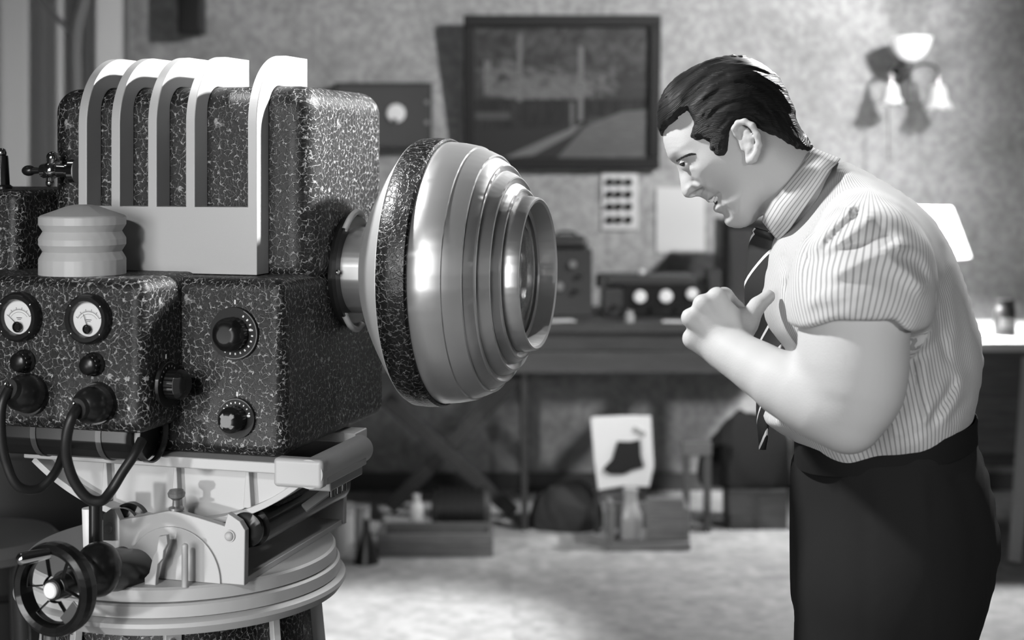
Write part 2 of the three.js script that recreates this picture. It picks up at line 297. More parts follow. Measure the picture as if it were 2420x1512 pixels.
// plugs with barrels pointing down to the left, and their cables
const PLUG = [[72, 932, 20, 920], [232, 952, 182, 966]];
PLUG.forEach(([px, py, qx, qy]) => {
  const g = new THREE.Group(); g.name = 'cable_plug'; machine.add(g);
  const a = mp(px, py, DIAL), b = mp(mix(px, qx, 0.35), mix(py, qy, 0.35), DIAL + 0.026), c = mp(qx, qy, DIAL + 0.052);
  sub('flange', cyl(a.clone().setZ(DIAL - 0.002), a.clone().setZ(DIAL + 0.008), 0.0275, 0.0262, 48), black, g);
  sub('body', [cyl(a, b, 0.0245, 0.0235, 48), ball(0.0235, b.x, b.y, b.z)], black, g);
  sub('barrel', cyl(b, c, 0.0155, 0.013, 40), blackMatte, g);
  sub('clamp', [cyl(c.clone().lerp(b, 0.12), c, 0.0095, 0.0075, 24), ball(0.003, c.x - 0.004, c.y + 0.007, c.z, 1, 1, 1, 12)], chrome, g);
});
part('cable', tube([mp(182, 966, DIAL + 0.054), mp(170, 985, DIAL + 0.066), mp(158, 1030, DIAL + 0.068), mp(158, 1085, DIAL + 0.062), mp(180, 1145, DIAL + 0.052), mp(212, 1180, DIAL + 0.042), mp(240, 1183, DIAL + 0.034), mp(262, 1160, DIAL + 0.022), mp(290, 1115, DIAL + 0.01), mp(320, 1070, DIAL - 0.004), mp(335, 1040, DIAL - 0.02)], 0.0066, 90), rubber);
part('cable', tube([mp(20, 920, DIAL + 0.054), mp(6, 950, DIAL + 0.064), mp(2, 1010, DIAL + 0.066), mp(14, 1090, DIAL + 0.06), mp(45, 1150, DIAL + 0.05), mp(90, 1155, DIAL + 0.03), mp(128, 1120, DIAL + 0.01), mp(150, 1070, DIAL - 0.02), mp(155, 1040, DIAL - 0.04)], 0.006, 80), rubber);

// black drum slung under the dial housing; its pale bands stand in for highlights in the gloss
{
  const y = yAt(1020, -0.2, 0.12), w = 0.125, R = 0.036, u1 = uAt(372, w - 0.02) - 0.004;
  const d = new THREE.Group(); d.name = 'drum'; d.position.set(0, y, w); machine.add(d);
  sub('shell', lathe([[0, -0.60], [R, -0.60], [R, u1 - 0.002], [R - 0.002, u1], [0, u1]], 64, 'x'), bakelite, d);
  for (const px of [78, 232, 325]) { const u = uAt(px, w + R); sub('band', lathe([[R - 0.001, u - 0.004], [R + 0.0012, u - 0.004], [R + 0.0012, u + 0.004], [R - 0.001, u + 0.004]], 64, 'x'), mat(0.08, 0.3), d); }  // rings coloured paler where the glossy shell would show highlights
}

// dials with dotted skirts
function dial(name, pos, R, dots, a0, a1, arc0, arc1, turn) {
  const g = new THREE.Group(); g.name = name; g.position.copy(pos); g.rotation.y = turn; machine.add(g);
  const tex = canvasTex(512, 512, (c) => {
    c.fillStyle = '#0c0c0c'; c.fillRect(0, 0, 512, 512); c.fillStyle = '#f2f2f2';
    for (let i = 0; i < dots; i++) { const a = mix(a0, a1, i / (dots - 1)); c.save(); c.translate(256 + 200 * Math.sin(a), 256 - 200 * Math.cos(a)); c.rotate(a); c.fillRect(-8, -11, 16, 22); c.restore(); }
    c.strokeStyle = '#777'; c.lineWidth = 9; c.beginPath(); c.arc(256, 256, 246, arc0 - Math.PI / 2, arc1 - Math.PI / 2); c.stroke();
  });
  const disc = new THREE.CircleGeometry(R * 0.99, 64); disc.translate(0, 0, 0.0052);
  sub('skirt', lathe([[R * 0.98, 0], [R, 0.0008], [R, 0.0042], [R * 0.985, 0.005], [0, 0.005]], 72, 'z'), bakelite, g);
  sub('scale', disc, new THREE.MeshStandardMaterial({ map: tex, roughness: 0.6 }), g);
  const n = new THREE.Shape(); for (let i = 0; i <= 120; i++) { const a = i / 120 * Math.PI * 2, q = R * (0.63 + 0.012 * Math.cos(a * 20)); i ? n.lineTo(q * Math.cos(a), q * Math.sin(a)) : n.moveTo(q * Math.cos(a), q * Math.sin(a)); }
  sub('grip', [extrude(n, 0.0148, 0.001, 1).translate(0, 0, 0.0055), lathe([[R * 0.645, 0.0195], [R * 0.64, 0.0205], [R * 0.635, 0.0225], [R * 0.60, 0.0245], [R * 0.54, 0.0275], [R * 0.43, 0.0305], [R * 0.28, 0.033], [R * 0.13, 0.0343], [0, 0.0346]], 48, 'z', 1.2)], bakelite, g);
  sub('pointer', ball(0.0018, R * 0.72 * Math.sin(1.35), R * 0.72 * Math.cos(1.35), 0.0056, 1.5, 1, 0.3, 12), white, g);
  sub('index_mark', bx(0.0022, 0.006, 0.0008, 0, R * 1.18, 0.0005, 0.0003), white, g);
}
dial('dial', mp(556, 787, LOW), 0.0345, 12, 0.55, 3.6, 0.45, 3.5, 0);
dial('dial', mp(561, 987, LOW), 0.0265, 9, -1.25, 1.2, -1.0, 1.0, 0);
dial('dial', V(dialU, yAt(905, dialU, 0.12), wAt(392, dialU)), 0.030, 7, -1.35, 0.6, -1.5, 0.6, Math.PI / 2);

// chrome valve at the left end of the tall housing and a black terminal on the side housing
{
  const u0 = uAt(182, 0.0), y = yAt(403, u0, 0.02), g = new THREE.Group(); g.name = 'wing_valve'; machine.add(g);
  const p = (px, py, w = 0.03) => mp(px, py, w);
  sub('stem', [cyl(p(185, 404), p(125, 402), 0.0085, 0.0095, 32), cyl(p(185, 404), p(172, 404), 0.018, 0.018, 32), cyl(p(160, 403), p(168, 403), 0.0125, 0.0125, 6)], chrome, g);
  sub('body', [ball(0.0125, ...p(122, 402).toArray()), cyl(p(100, 404), p(138, 400), 0.010, 0.011, 8)], chrome, g);
  sub('wing', [cyl(p(121, 400), p(124, 374), 0.006, 0.0085, 20), ball(0.0085, ...p(124, 372).toArray()), cyl(p(120, 404), p(118, 432), 0.007, 0.005, 20), ball(0.006, ...p(118, 432).toArray())], chrome, g);
  sub('tip', [cyl(p(100, 403), p(70, 403), 0.0035, 0.0055, 20), ball(0.0075, ...p(68, 403).toArray(), 1.4, 1, 1)], black, g);
  const t = new THREE.Group(); t.name = 'terminal'; machine.add(t);
  const b = V(uAt(4, 0.0), yAt(447, -0.45, 0.02), 0.0), h = 0.048;
  t.position.copy(b);
  sub('base', lathe([[0, -0.002], [0.016, -0.002], [0.0155, 0.003], [0.012, 0.006], [0, 0.006]], 32), black, t);
  sub('post', lathe([[0, 0], [0.0115, 0.004], [0.0095, h * 0.9], [0.0085, h], [0, h]], 32), black, t);
  sub('cap', [ball(0.0075, 0, h + 0.004, 0, 1, 0.9, 1, 20)], chrome, t);
}

// silver tilting cradle: rail, webbed rocker with ribs, cross bar
const RAIL = 0.102, rail0 = uAt(55, RAIL), rail1 = uAt(737, RAIL), rTop = yBot - 0.001, rLow = rTop - 0.0145, mid = (rail0 + rail1) / 2;
{
  const c = new THREE.Group(); c.name = 'cradle'; machine.add(c);
  sub('rail', box(rail0, rail1, rLow, rTop, RAIL - 0.045, RAIL, 0.002, 2), silver, c);
  sub('rail', box(rail0, rail1 - 0.03, rLow, rTop, -0.165, -0.12, 0.002, 2), silver, c);
  const half = (rail1 - rail0) / 2 - 0.012, sag = rLow - yAt(1226, mid, 0.08), R = (half * half + sag * sag) / (2 * sag), cy = rLow - sag + R, a = Math.asin(half / R);
  const web = new THREE.Shape(); web.moveTo(mid - half, rLow); for (let i = 0; i <= 40; i++) { const q = -a + 2 * a * i / 40; web.lineTo(mid + R * Math.sin(q), cy - R * Math.cos(q)); } web.closePath();
  sub('web', extrude(web, 0.010, 0.0005, 1).translate(0, 0, 0.058), silver, c);
  sub('web', extrude(web, 0.010, 0.0005, 1).translate(-0.03, 0, -0.15), silver, c);
  const flange = (r0, r1, w0, w1) => { const s = new THREE.Shape(), N = 48, q = (r, i) => [mid + r * Math.sin(-a + 2 * a * i / N), cy - r * Math.cos(-a + 2 * a * i / N)]; for (let i = 0; i <= N; i++) i ? s.lineTo(...q(r0, i)) : s.moveTo(...q(r0, i)); for (let i = N; i >= 0; i--) s.lineTo(...q(r1, i)); s.closePath(); return extrude(s, w1 - w0, 0.0008, 1).translate(0, 0, w0); };
  sub('flange', flange(R - 0.001, R + 0.0075, 0.05, RAIL - 0.008), silver, c);
  sub('flange', flange(R - 0.001, R + 0.0075, -0.16, -0.12).translate(-0.03, 0, 0), silver, c);
  sub('gear_strip', flange(R - 0.004, R + 0.011, -0.06, 0.046), blackMatte, c);
  for (let i = 0; i < 64; i++) { const q = -a * 0.96 + 1.92 * a * i / 63, t = bar(V(mid + (R + 0.010) * Math.sin(q), cy - (R + 0.010) * Math.cos(q), -0.055), V(mid + (R + 0.010) * Math.sin(q), cy - (R + 0.010) * Math.cos(q), 0.042), 0.004, 0.006); sub('tooth', t, blackMatte, c); }
  for (const px of [257, 422, 592]) {                                   // ribs flare towards the flange
    const u = uAt(px, 0.07), q = Math.asin((u - mid) / R), yb = cy - R * Math.cos(q);
    const s = shapeOf([[-0.0022, rLow], [0.0022, rLow], [0.0058, yb + 0.001], [-0.0058, yb + 0.001]]);
    sub('rib', extrude(s, 0.014, 0.001, 1).translate(u, 0, 0.066), silver, c);
  }
  const cb = 0.0188, barY = rTop - 0.012, barU = rail1 - 0.004;
  sub('cross_bar', [cyl(V(barU, barY, RAIL), V(barU, barY, wAt(852, barU)), cb, cb, 48), box(barU - 0.03, barU + 0.018, barY - cb + 0.002, barY - cb + 0.012, wAt(838, barU), RAIL - 0.02, 0.002, 2)], silver, c);
  sub('end_block', box(barU - 0.05, barU + 0.0186, barY - cb, barY + cb, RAIL - 0.02, RAIL + 0.0015, 0.006, 3), silver, c);
  sub('cross_bar', cyl(V(rail0 + 0.012, barY, RAIL - 0.05), V(rail0 + 0.012, barY, -0.165), cb * 0.7, cb * 0.7, 48), silver, c);
  sub('under_bracket', [box(barU - 0.02, barU + 0.012, barY - cb - 0.012, barY - cb + 0.002, wAt(838, barU), 0.06, 0.002, 2), bar(V(barU, barY - cb - 0.008, wAt(836, barU)), V(barU - 0.05, barY - cb - 0.05, wAt(800, barU)), 0.006, 0.012)], mat(0.25, 0.4), c);
  for (const px of [785, 800, 812]) { const w = wAt(px, barU); sub('spring_stud', cyl(V(barU, barY - cb - 0.006, w), V(barU, barY - cb - 0.026, w), 0.004, 0.004, 16), chrome, c); }
}

// turntable, saddle, rollers, hand wheel, pedestal
const DISK = V(-0.214, 0.866, -0.042), D0 = 0.214;
{
  const t = new THREE.Group(); t.name = 'turntable'; t.position.copy(DISK); machine.add(t);
  sub('top_plate', lathe([[0, 0], [D0 - 0.003, 0], [D0, -0.003], [D0 + 0.0015, -0.0175], [D0 - 0.003, -0.0195], [0, -0.0195]], 160), silver, t);
  sub('middle_plate', lathe([[0, -0.0195], [D0 + 0.003, -0.0195], [D0 + 0.006, -0.022], [D0 + 0.0075, -0.036], [D0 + 0.002, -0.038], [0, -0.038]], 160), silver, t);
  sub('lower_plate', lathe([[0, -0.038], [D0 + 0.008, -0.038], [D0 + 0.014, -0.042], [D0 + 0.0155, -0.047], [D0 + 0.008, -0.058], [D0 - 0.005, -0.061], [0, -0.061]], 160), silver, t);
}
{
  const W = 0.118, s = new THREE.Group(); s.name = 'saddle'; machine.add(s);
  const P2 = (px, py) => { const v = mp(px, py, W); return [v.x, Math.max(v.y, DISK.y)]; };
  const outline = [[243, 1376], [243, 1216], [260, 1203], [272, 1204], [283, 1228], [330, 1221], [405, 1206], [470, 1224], [530, 1243], [538, 1213], [566, 1232], [579, 1254], [577, 1376]].map(([x, y]) => P2(x, y));
  outline[0][1] = outline[outline.length - 1][1] = DISK.y;
  sub('front_plate', extrude(shapeOf(outline), 0.012, 0.0012, 1).translate(0, 0, W - 0.012), silver, s);
  const rear = extrude(shapeOf(outline.map(([x, y]) => [x, y - 0.006 * (y > DISK.y + 0.02)])), 0.012, 0.0012, 1).translate(0, 0, -0.225); sub('rear_plate', rear, silver, s);
  sub('base_plate', box(outline[0][0] + 0.004, outline[12][0] - 0.001, DISK.y, DISK.y + 0.008, -0.21, W - 0.013, 0.001, 1), silver, s);
  // half-round cover let into the front plate: a proud disc with a groove round it
  const c = P2(410, 1376), R = (P2(522, 1376)[0] - P2(298, 1376)[0]) / 2, h = new THREE.Shape();
  h.absarc(c[0], DISK.y + 0.0003, R, 0, Math.PI, false); h.closePath(); sub('half_round_cover', extrude(h, 0.0032, 0.0008, 40).translate(0, 0, W + 0.0002), silver, s);
  for (const [px, py] of [[258, 1248], [543, 1266]]) { const v = mp(px, py, W); sub('bolt', [cyl(V(v.x, v.y, W), V(v.x, v.y, W + 0.002), 0.0078, 0.0078, 24), ball(0.0062, v.x, v.y, W + 0.002, 1, 1, 0.7, 20)], silver, s); }
  for (const px of [258, 556]) {
    const u = uAt(px, W) + (px > 400 ? 0.004 : 0.006), y = yAt(1262, u, W) + (px < 400 ? 0.006 : 0);
    const r = sub('roller', lathe([[0, -0.21], [0.017, -0.21], [0.026, -0.198], [0.026, 0.078], [0.019, 0.082], [0.019, 0.088], [0.023, 0.090], [0.023, 0.096], [0.015, 0.1], [0, 0.1]], 48, 'z'), bakelite, s); r.position.set(u, y, 0);
  }
  { const v = mp(417, 1206, W - 0.006); sub('thumb_screw', lathe([[0, 0.000], [0.010, 0.001], [0.010, 0.004], [0.005, 0.006], [0.005, 0.014], [0.0105, 0.018], [0.0115, 0.023], [0.009, 0.027], [0, 0.028]], 32), mat(0.25, 0.35, { metalness: 0.6 }), s).position.copy(v); }
  // bent stop lever and pin standing on the turntable in front of the plate
  const q = (px, py) => { const v = mp(px, py, W + 0.028); return [v.x, Math.max(v.y, DISK.y + 0.0002)]; };
  const lev = [[345, 1386], [345, 1364], [356, 1352], [362, 1325], [366, 1310], [374, 1296], [377, 1278], [378, 1266], [397, 1263], [399, 1283], [390, 1300], [388, 1318], [376, 1332], [372, 1362], [371, 1386]].map(([x, y]) => q(x, y));
  lev[0][1] = lev[14][1] = DISK.y;
  sub('stop_lever', extrude(shapeOf(lev), 0.008, 0.001, 1).translate(0, 0, W + 0.024), silver, s);
  const v = mp(437, 1380, W + 0.026), pinTop = yAt(1286, v.x, W + 0.026); sub('stop_pin', [cyl(V(v.x, DISK.y, v.z), V(v.x, pinTop - 0.002, v.z), 0.0042, 0.0042, 20), ball(0.0042, v.x, pinTop - 0.002, v.z, 1, 0.8, 1, 20)], silver, s);
}
{
  const W = 0.262, c = mp(128, 1392, W), g = new THREE.Group(); g.name = 'hand_wheel'; g.position.copy(c); g.rotation.y = -0.12; machine.add(g);
  const R = 0.0575;
  sub('rim', lathe([[R * 0.76, -0.012], [R * 0.74, 0], [R * 0.78, 0.009], [R * 0.88, 0.012], [R * 0.97, 0.008], [R, 0], [R * 0.98, -0.010], [R * 0.9, -0.016], [R * 0.76, -0.012]], 96, 'z'), bakelite, g);
  const disc = new THREE.Shape(); disc.absarc(0, 0, R * 0.78, 0, 7); 
  for (let k = 0; k < 3; k++) { const a = 0.45 + k * 2.094, h = new THREE.Path(); h.absarc(0, 0, R * 0.70, a - 0.62, a + 0.62, false); h.absarc(0, 0, R * 0.30, a + 0.42, a - 0.42, true); h.closePath(); disc.holes.push(h); }
  sub('spoke_plate', extrude(disc, 0.007, 0.001, 24).translate(0, 0, -0.006), bakelite, g);
  sub('hub', [cyl(V(0, 0, -0.03), V(0, 0, 0.004), 0.015, 0.013, 32)], bakelite, g);
  sub('hub_cap', lathe([[0, 0.003], [0.0098, 0.003], [0.0098, 0.0075], [0.0085, 0.009], [0, 0.0095]], 40, 'z'), mat(0.72, 0.4), g);
  const hb = V(0.001, R * 0.80, 0.008), ht = V(-0.022, R * 0.74, 0.030);
  sub('handle', [cyl(hb, ht, 0.0068, 0.0082, 28), ball(0.0082, ...ht.toArray(), 1, 1, 1, 24)], chrome, g);
  sub('maker_plate', bx(0.030, 0.014, 0.002, 0.006, 0, 0.0, 0.0005).rotateZ(0.85).translate(0.024, -0.030, 0.004), mat(0.12, 0.3, { metalness: 0.6 }), g);
  const s = new THREE.Group(); s.name = 'wheel_gearbox'; machine.add(s);
  sub('shaft', cyl(V(c.x, c.y, W - 0.02), V(c.x + 0.01, c.y, 0.10), 0.017, 0.017, 32), black, s);
  const e = mp(232, 1345, 0.20);
  sub('gear_case', [ball(0.030, e.x, e.y, e.z, 1, 1.15, 1), cyl(V(e.x, e.y, e.z), V(e.x + 0.012, e.y - 0.03, 0.09), 0.027, 0.027, 32), cyl(V(e.x, e.y, e.z), V(c.x, c.y, W - 0.045), 0.022, 0.022, 32)], black, s);
  sub('upright', [cyl(mp(226, 1335, 0.16), mp(226, 1185, 0.16), 0.0085, 0.0085, 24)], black, s);
  sub('sight_tube', cyl(mp(216, 1290, 0.145), mp(213, 1200, 0.145), 0.0105, 0.0105, 24), mat(0.7, 0.35), s);
  sub('drop_rod', cyl(mp(118, 1480, W - 0.02), mp(118, 1640, W - 0.02), 0.010, 0.010, 24), chrome, s);
}
{
  const p = new THREE.Group(); p.name = 'pedestal'; p.position.set(DISK.x, 0, DISK.z); machine.add(p);
  const y = DISK.y - 0.061;
  const cone = lathe([[0, y], [0.172, y], [0.176, y - 0.01], [0.235, 0.14], [0.25, 0.12], [0.25, 0.10], [0, 0.10]], 96);
  { const q = cone.attributes.position, uv = cone.attributes.uv; for (let i = 0; i < q.count; i++) uv.setXY(i, uv.getX(i) * 1.25, q.getY(i)); }
  sub('column', cone, crackleMat, p);
  for (let k = 0; k < 8; k++) { const a = k * Math.PI / 4 + 0.42; sub('rib', bar(V(0.180 * Math.sin(a), y, 0.180 * Math.cos(a)), V(0.246 * Math.sin(a), 0.11, 0.246 * Math.cos(a)), 0.022, 0.010), silver, p); sub('rivet', ball(0.004, 0.187 * Math.sin(a), y - 0.015, 0.187 * Math.cos(a)), chrome, p); }
  sub('foot', lathe([[0, 0], [0.30, 0], [0.31, 0.02], [0.30, 0.06], [0.255, 0.10], [0, 0.10]], 96), black, p);
}
// ---------------------------------------------------------------- the man: x to his back, y up, z to his left side (towards the viewer)
const PA = Math.atan((1930 - FW / 2) / F), PD = 2.0 / Math.cos(PA);
const man = thing('person', 'man in rolled-sleeve striped shirt, tie and dark trousers leaning forward, thumb at his chest', 'person', at(1930, HORIZON, 2.0).setY(0), -PA);
const L = (px, py, z = 0) => {                                           // the point of his plane z seen at (px, py)
  const dx = (px - FW / 2) / F, dy = -(py - HORIZON) / F, xl = dx * Math.cos(PA) - Math.sin(PA), zl = -dx * Math.sin(PA) - Math.cos(PA);
  const t = (z - PD) / zl; return V(t * xl, EYE + t * dy, z);
};
const L2 = (px, py, z = 0) => { const v = L(px, py, z); return [v.x, v.y]; };
// smooth outline through picture points
function outline(pts, n = 4, z = 0) {
  const c = new THREE.CatmullRomCurve3(pts.map(([x, y]) => V(...L2(x, y, z), 0)), true, 'centripetal');
  return c.getPoints(pts.length * n).slice(0, -1).map((p) => [p.x, p.y]);
}
function polySD(poly, x, y) {                                            // signed distance, negative inside
  let d = 1e9, s = 1;
  for (let i = 0, j = poly.length - 1; i < poly.length; j = i++) {
    const [ax, ay] = poly[i], [bx_, by] = poly[j], ex = bx_ - ax, ey = by - ay, wx = x - ax, wy = y - ay, t = clamp((wx * ex + wy * ey) / (ex * ex + ey * ey + 1e-12), 0, 1);
    const qx = wx - ex * t, qy = wy - ey * t; d = Math.min(d, qx * qx + qy * qy);
    const c1 = y >= ay, c2 = y < by, c3 = ex * wy > ey * wx; if ((c1 && c2 && c3) || (!c1 && !c2 && !c3)) s = -s;
  }
  return s * Math.sqrt(d);
}
function field(ctrl) {                                                   // a smooth sheet (thin plate) through scattered half widths and roundings
  const c = ctrl.map(([px, py, w, r]) => [L2(px, py)[0] * 10, L2(px, py)[1] * 10, w, r]), n = c.length, m = n + 3;
  const phi = (dx, dy) => { const q = dx * dx + dy * dy; return q < 1e-12 ? 0 : q * Math.log(q); };
  const A = []; for (let i = 0; i < m; i++) { const row = new Float64Array(m + 2); A.push(row); if (i < n) { for (let j = 0; j < n; j++) row[j] = phi(c[i][0] - c[j][0], c[i][1] - c[j][1]) + (i === j ? 0.004 : 0); row[n] = 1; row[n + 1] = c[i][0]; row[n + 2] = c[i][1]; row[m] = c[i][2]; row[m + 1] = c[i][3]; } else for (let j = 0; j < n; j++) row[j] = i === n ? 1 : c[j][i - n - 1]; }
  for (let k = 0; k < m; k++) { let p = k; for (let i = k; i < m; i++) if (Math.abs(A[i][k]) > Math.abs(A[p][k])) p = i; [A[k], A[p]] = [A[p], A[k]]; for (let i = 0; i < m; i++) if (i !== k) { const f = A[i][k] / A[k][k]; if (f) for (let j = k; j < m + 2; j++) A[i][j] -= f * A[k][j]; } }
  const lim = [2, 3].map((k) => [Math.min(...c.map((q) => q[k])), Math.max(...c.map((q) => q[k]))]);
  return (x, y) => { x *= 10; y *= 10; const o = [0, 1].map((k) => A[n][m + k] / A[n][n] + A[n + 1][m + k] / A[n + 1][n + 1] * x + A[n + 2][m + k] / A[n + 2][n + 2] * y); for (let j = 0; j < n; j++) { const f = phi(x - c[j][0], y - c[j][1]); o[0] += f * A[j][m] / A[j][j]; o[1] += f * A[j][m + 1] / A[j][j]; } return [clamp(o[0], lim[0][0] * 0.8, lim[0][1] * 1.05), clamp(o[1], lim[1][0] * 0.8, lim[1][1] * 1.1)]; };
}
const bulge = (s, w, r) => s <= 0 ? s : w * Math.sqrt(1 - (1 - Math.min(s / r, 1)) ** 2);
const segD = (x, y, ax, ay, bx_, by) => { const ex = bx_ - ax, ey = by - ay, t = clamp(((x - ax) * ex + (y - ay) * ey) / (ex * ex + ey * ey), 0, 1); return Math.hypot(x - ax - ex * t, y - ay - ey * t); };
function lines(list, z = 0) {                                                   // folds: polylines in the picture with width and height in metres
  const c = list.map(([pts, w, h]) => [pts.map(([x, y]) => L2(x, y, z)), w, h]);
  return (x, y) => { let s = 0; for (const [p, w, h] of c) { let d = 1e9, k = 0; for (let i = 1; i < p.length; i++) { const q = segD(x, y, ...p[i - 1], ...p[i]); d = Math.min(d, q); } if (d < 3 * w) s += h * Math.exp(-d * d / (w * w)); } return s; };
}
const capsule = (x, y, z, a, b) => {                                     // a, b: [Vector3, radius]
  const A = a[0], B = b[0], ex = B.x - A.x, ey = B.y - A.y, ez = B.z - A.z, wx = x - A.x, wy = y - A.y, wz = z - A.z;
  const t = clamp((wx * ex + wy * ey + wz * ez) / (ex * ex + ey * ey + ez * ez), 0, 1);
  return Math.hypot(wx - ex * t, wy - ey * t, wz - ez * t) - mix(a[1], b[1], t);
};
const smin = (a, b, k) => { const h = Math.max(k - Math.abs(a - b), 0) / k; return Math.min(a, b) - h * h * k / 4; };
const smax = (a, b, k) => -smin(-a, -b, k);
const chain = (pts, k = 0.02) => { const c = pts.map(([px, py, z, r]) => [L(px, py, z), r]); return (x, y, z) => { let d = 1e9; for (let i = 1; i < c.length; i++) d = smin(d, capsule(x, y, z, c[i - 1], c[i]), k); return d; }; };
const ellipsoid = (x, y, z, c, rx, ry, rz) => { const qx = (x - c.x) / rx, qy = (y - c.y) / ry, qz = (z - c.z) / rz, k = Math.sqrt(qx * qx + qy * qy + qz * qz); return (k - 1) * Math.min(rx, ry, rz); };
// surface nets: column(x, y) may precompute, f(x, y, z, col) is the field
function nets(lo, hi, h, f, column = () => null, relax = 1) {
  const n = [0, 1, 2].map((k) => Math.ceil((hi[k] - lo[k]) / h) + 1), [nx, ny, nz] = n, val = new Float32Array(nx * ny * nz), id = (i, j, k) => (k * ny + j) * nx + i;
  for (let j = 0; j < ny; j++) for (let i = 0; i < nx; i++) { const x = lo[0] + i * h, y = lo[1] + j * h, c = column(x, y); for (let k = 0; k < nz; k++) val[id(i, j, k)] = f(x, y, lo[2] + k * h, c); }
  const vid = new Int32Array(nx * ny * nz).fill(-1), P = [], I = [];
  const E = []; for (let a = 0; a < 8; a++) for (let b = 0; b < 3; b++) if (!(a & (1 << b))) E.push([a, a | (1 << b)]);
  for (let k = 0; k < nz - 1; k++) for (let j = 0; j < ny - 1; j++) for (let i = 0; i < nx - 1; i++) {
    let m = 0; const g = []; for (let c = 0; c < 8; c++) { const v = val[id(i + (c & 1), j + ((c >> 1) & 1), k + (c >> 2))]; g.push(v); if (v < 0) m |= 1 << c; }
    if (m === 0 || m === 255) continue;
    let sx = 0, sy = 0, sz = 0, q = 0;
    for (const [a, b] of E) { if ((g[a] < 0) === (g[b] < 0)) continue; const t = g[a] / (g[a] - g[b]); sx += mix(a & 1, b & 1, t); sy += mix((a >> 1) & 1, (b >> 1) & 1, t); sz += mix(a >> 2, b >> 2, t); q++; }
    vid[id(i, j, k)] = P.length / 3; P.push(lo[0] + (i + sx / q) * h, lo[1] + (j + sy / q) * h, lo[2] + (k + sz / q) * h);
  }
  const quad = (a, b, c, d, flip) => { if (a < 0 || b < 0 || c < 0 || d < 0) return; flip ? I.push(a, c, b, a, d, c) : I.push(a, b, c, a, c, d); };
  for (let k = 1; k < nz - 1; k++) for (let j = 1; j < ny - 1; j++) for (let i = 1; i < nx - 1; i++) {
    const v = val[id(i, j, k)] < 0;
    if (v !== (val[id(i + 1, j, k)] < 0)) quad(vid[id(i, j - 1, k - 1)], vid[id(i, j, k - 1)], vid[id(i, j, k)], vid[id(i, j - 1, k)], !v);
    if (v !== (val[id(i, j + 1, k)] < 0)) quad(vid[id(i - 1, j, k - 1)], vid[id(i - 1, j, k)], vid[id(i, j, k)], vid[id(i, j, k - 1)], !v);
    if (v !== (val[id(i, j, k + 1)] < 0)) quad(vid[id(i - 1, j - 1, k)], vid[id(i, j - 1, k)], vid[id(i, j, k)], vid[id(i - 1, j, k)], !v);
  }
  for (let r = 0; r < relax; r++) {
    const S = new Float64Array(P.length), C = new Float64Array(P.length / 3);
    for (let t = 0; t < I.length; t += 3) for (let e = 0; e < 3; e++) { const a = I[t + e], b = I[t + (e + 1) % 3]; for (let c = 0; c < 3; c++) { S[a * 3 + c] += P[b * 3 + c]; S[b * 3 + c] += P[a * 3 + c]; } C[a]++; C[b]++; }
    for (let a = 0; a < C.length; a++) if (C[a]) for (let c = 0; c < 3; c++) P[a * 3 + c] = mix(P[a * 3 + c], S[a * 3 + c] / C[a], 0.5);
  }
  const g = new THREE.BufferGeometry(); g.setAttribute('position', new THREE.Float32BufferAttribute(P, 3)); g.setIndex(I); g.computeVertexNormals(); return g;
}
function setUV(g, fn) { const p = g.attributes.position, uv = new Float32Array(p.count * 2); for (let i = 0; i < p.count; i++) { const [a, b] = fn(p.getX(i), p.getY(i), p.getZ(i)); uv[2 * i] = a; uv[2 * i + 1] = b; } g.setAttribute('uv', new THREE.BufferAttribute(uv, 2)); return g; }
const bounds = (px0, py0, px1, py1, z0, z1) => { const a = L(px0, py1), b = L(px1, py0); return [[a.x, a.y, z0], [b.x, b.y, z1]]; };

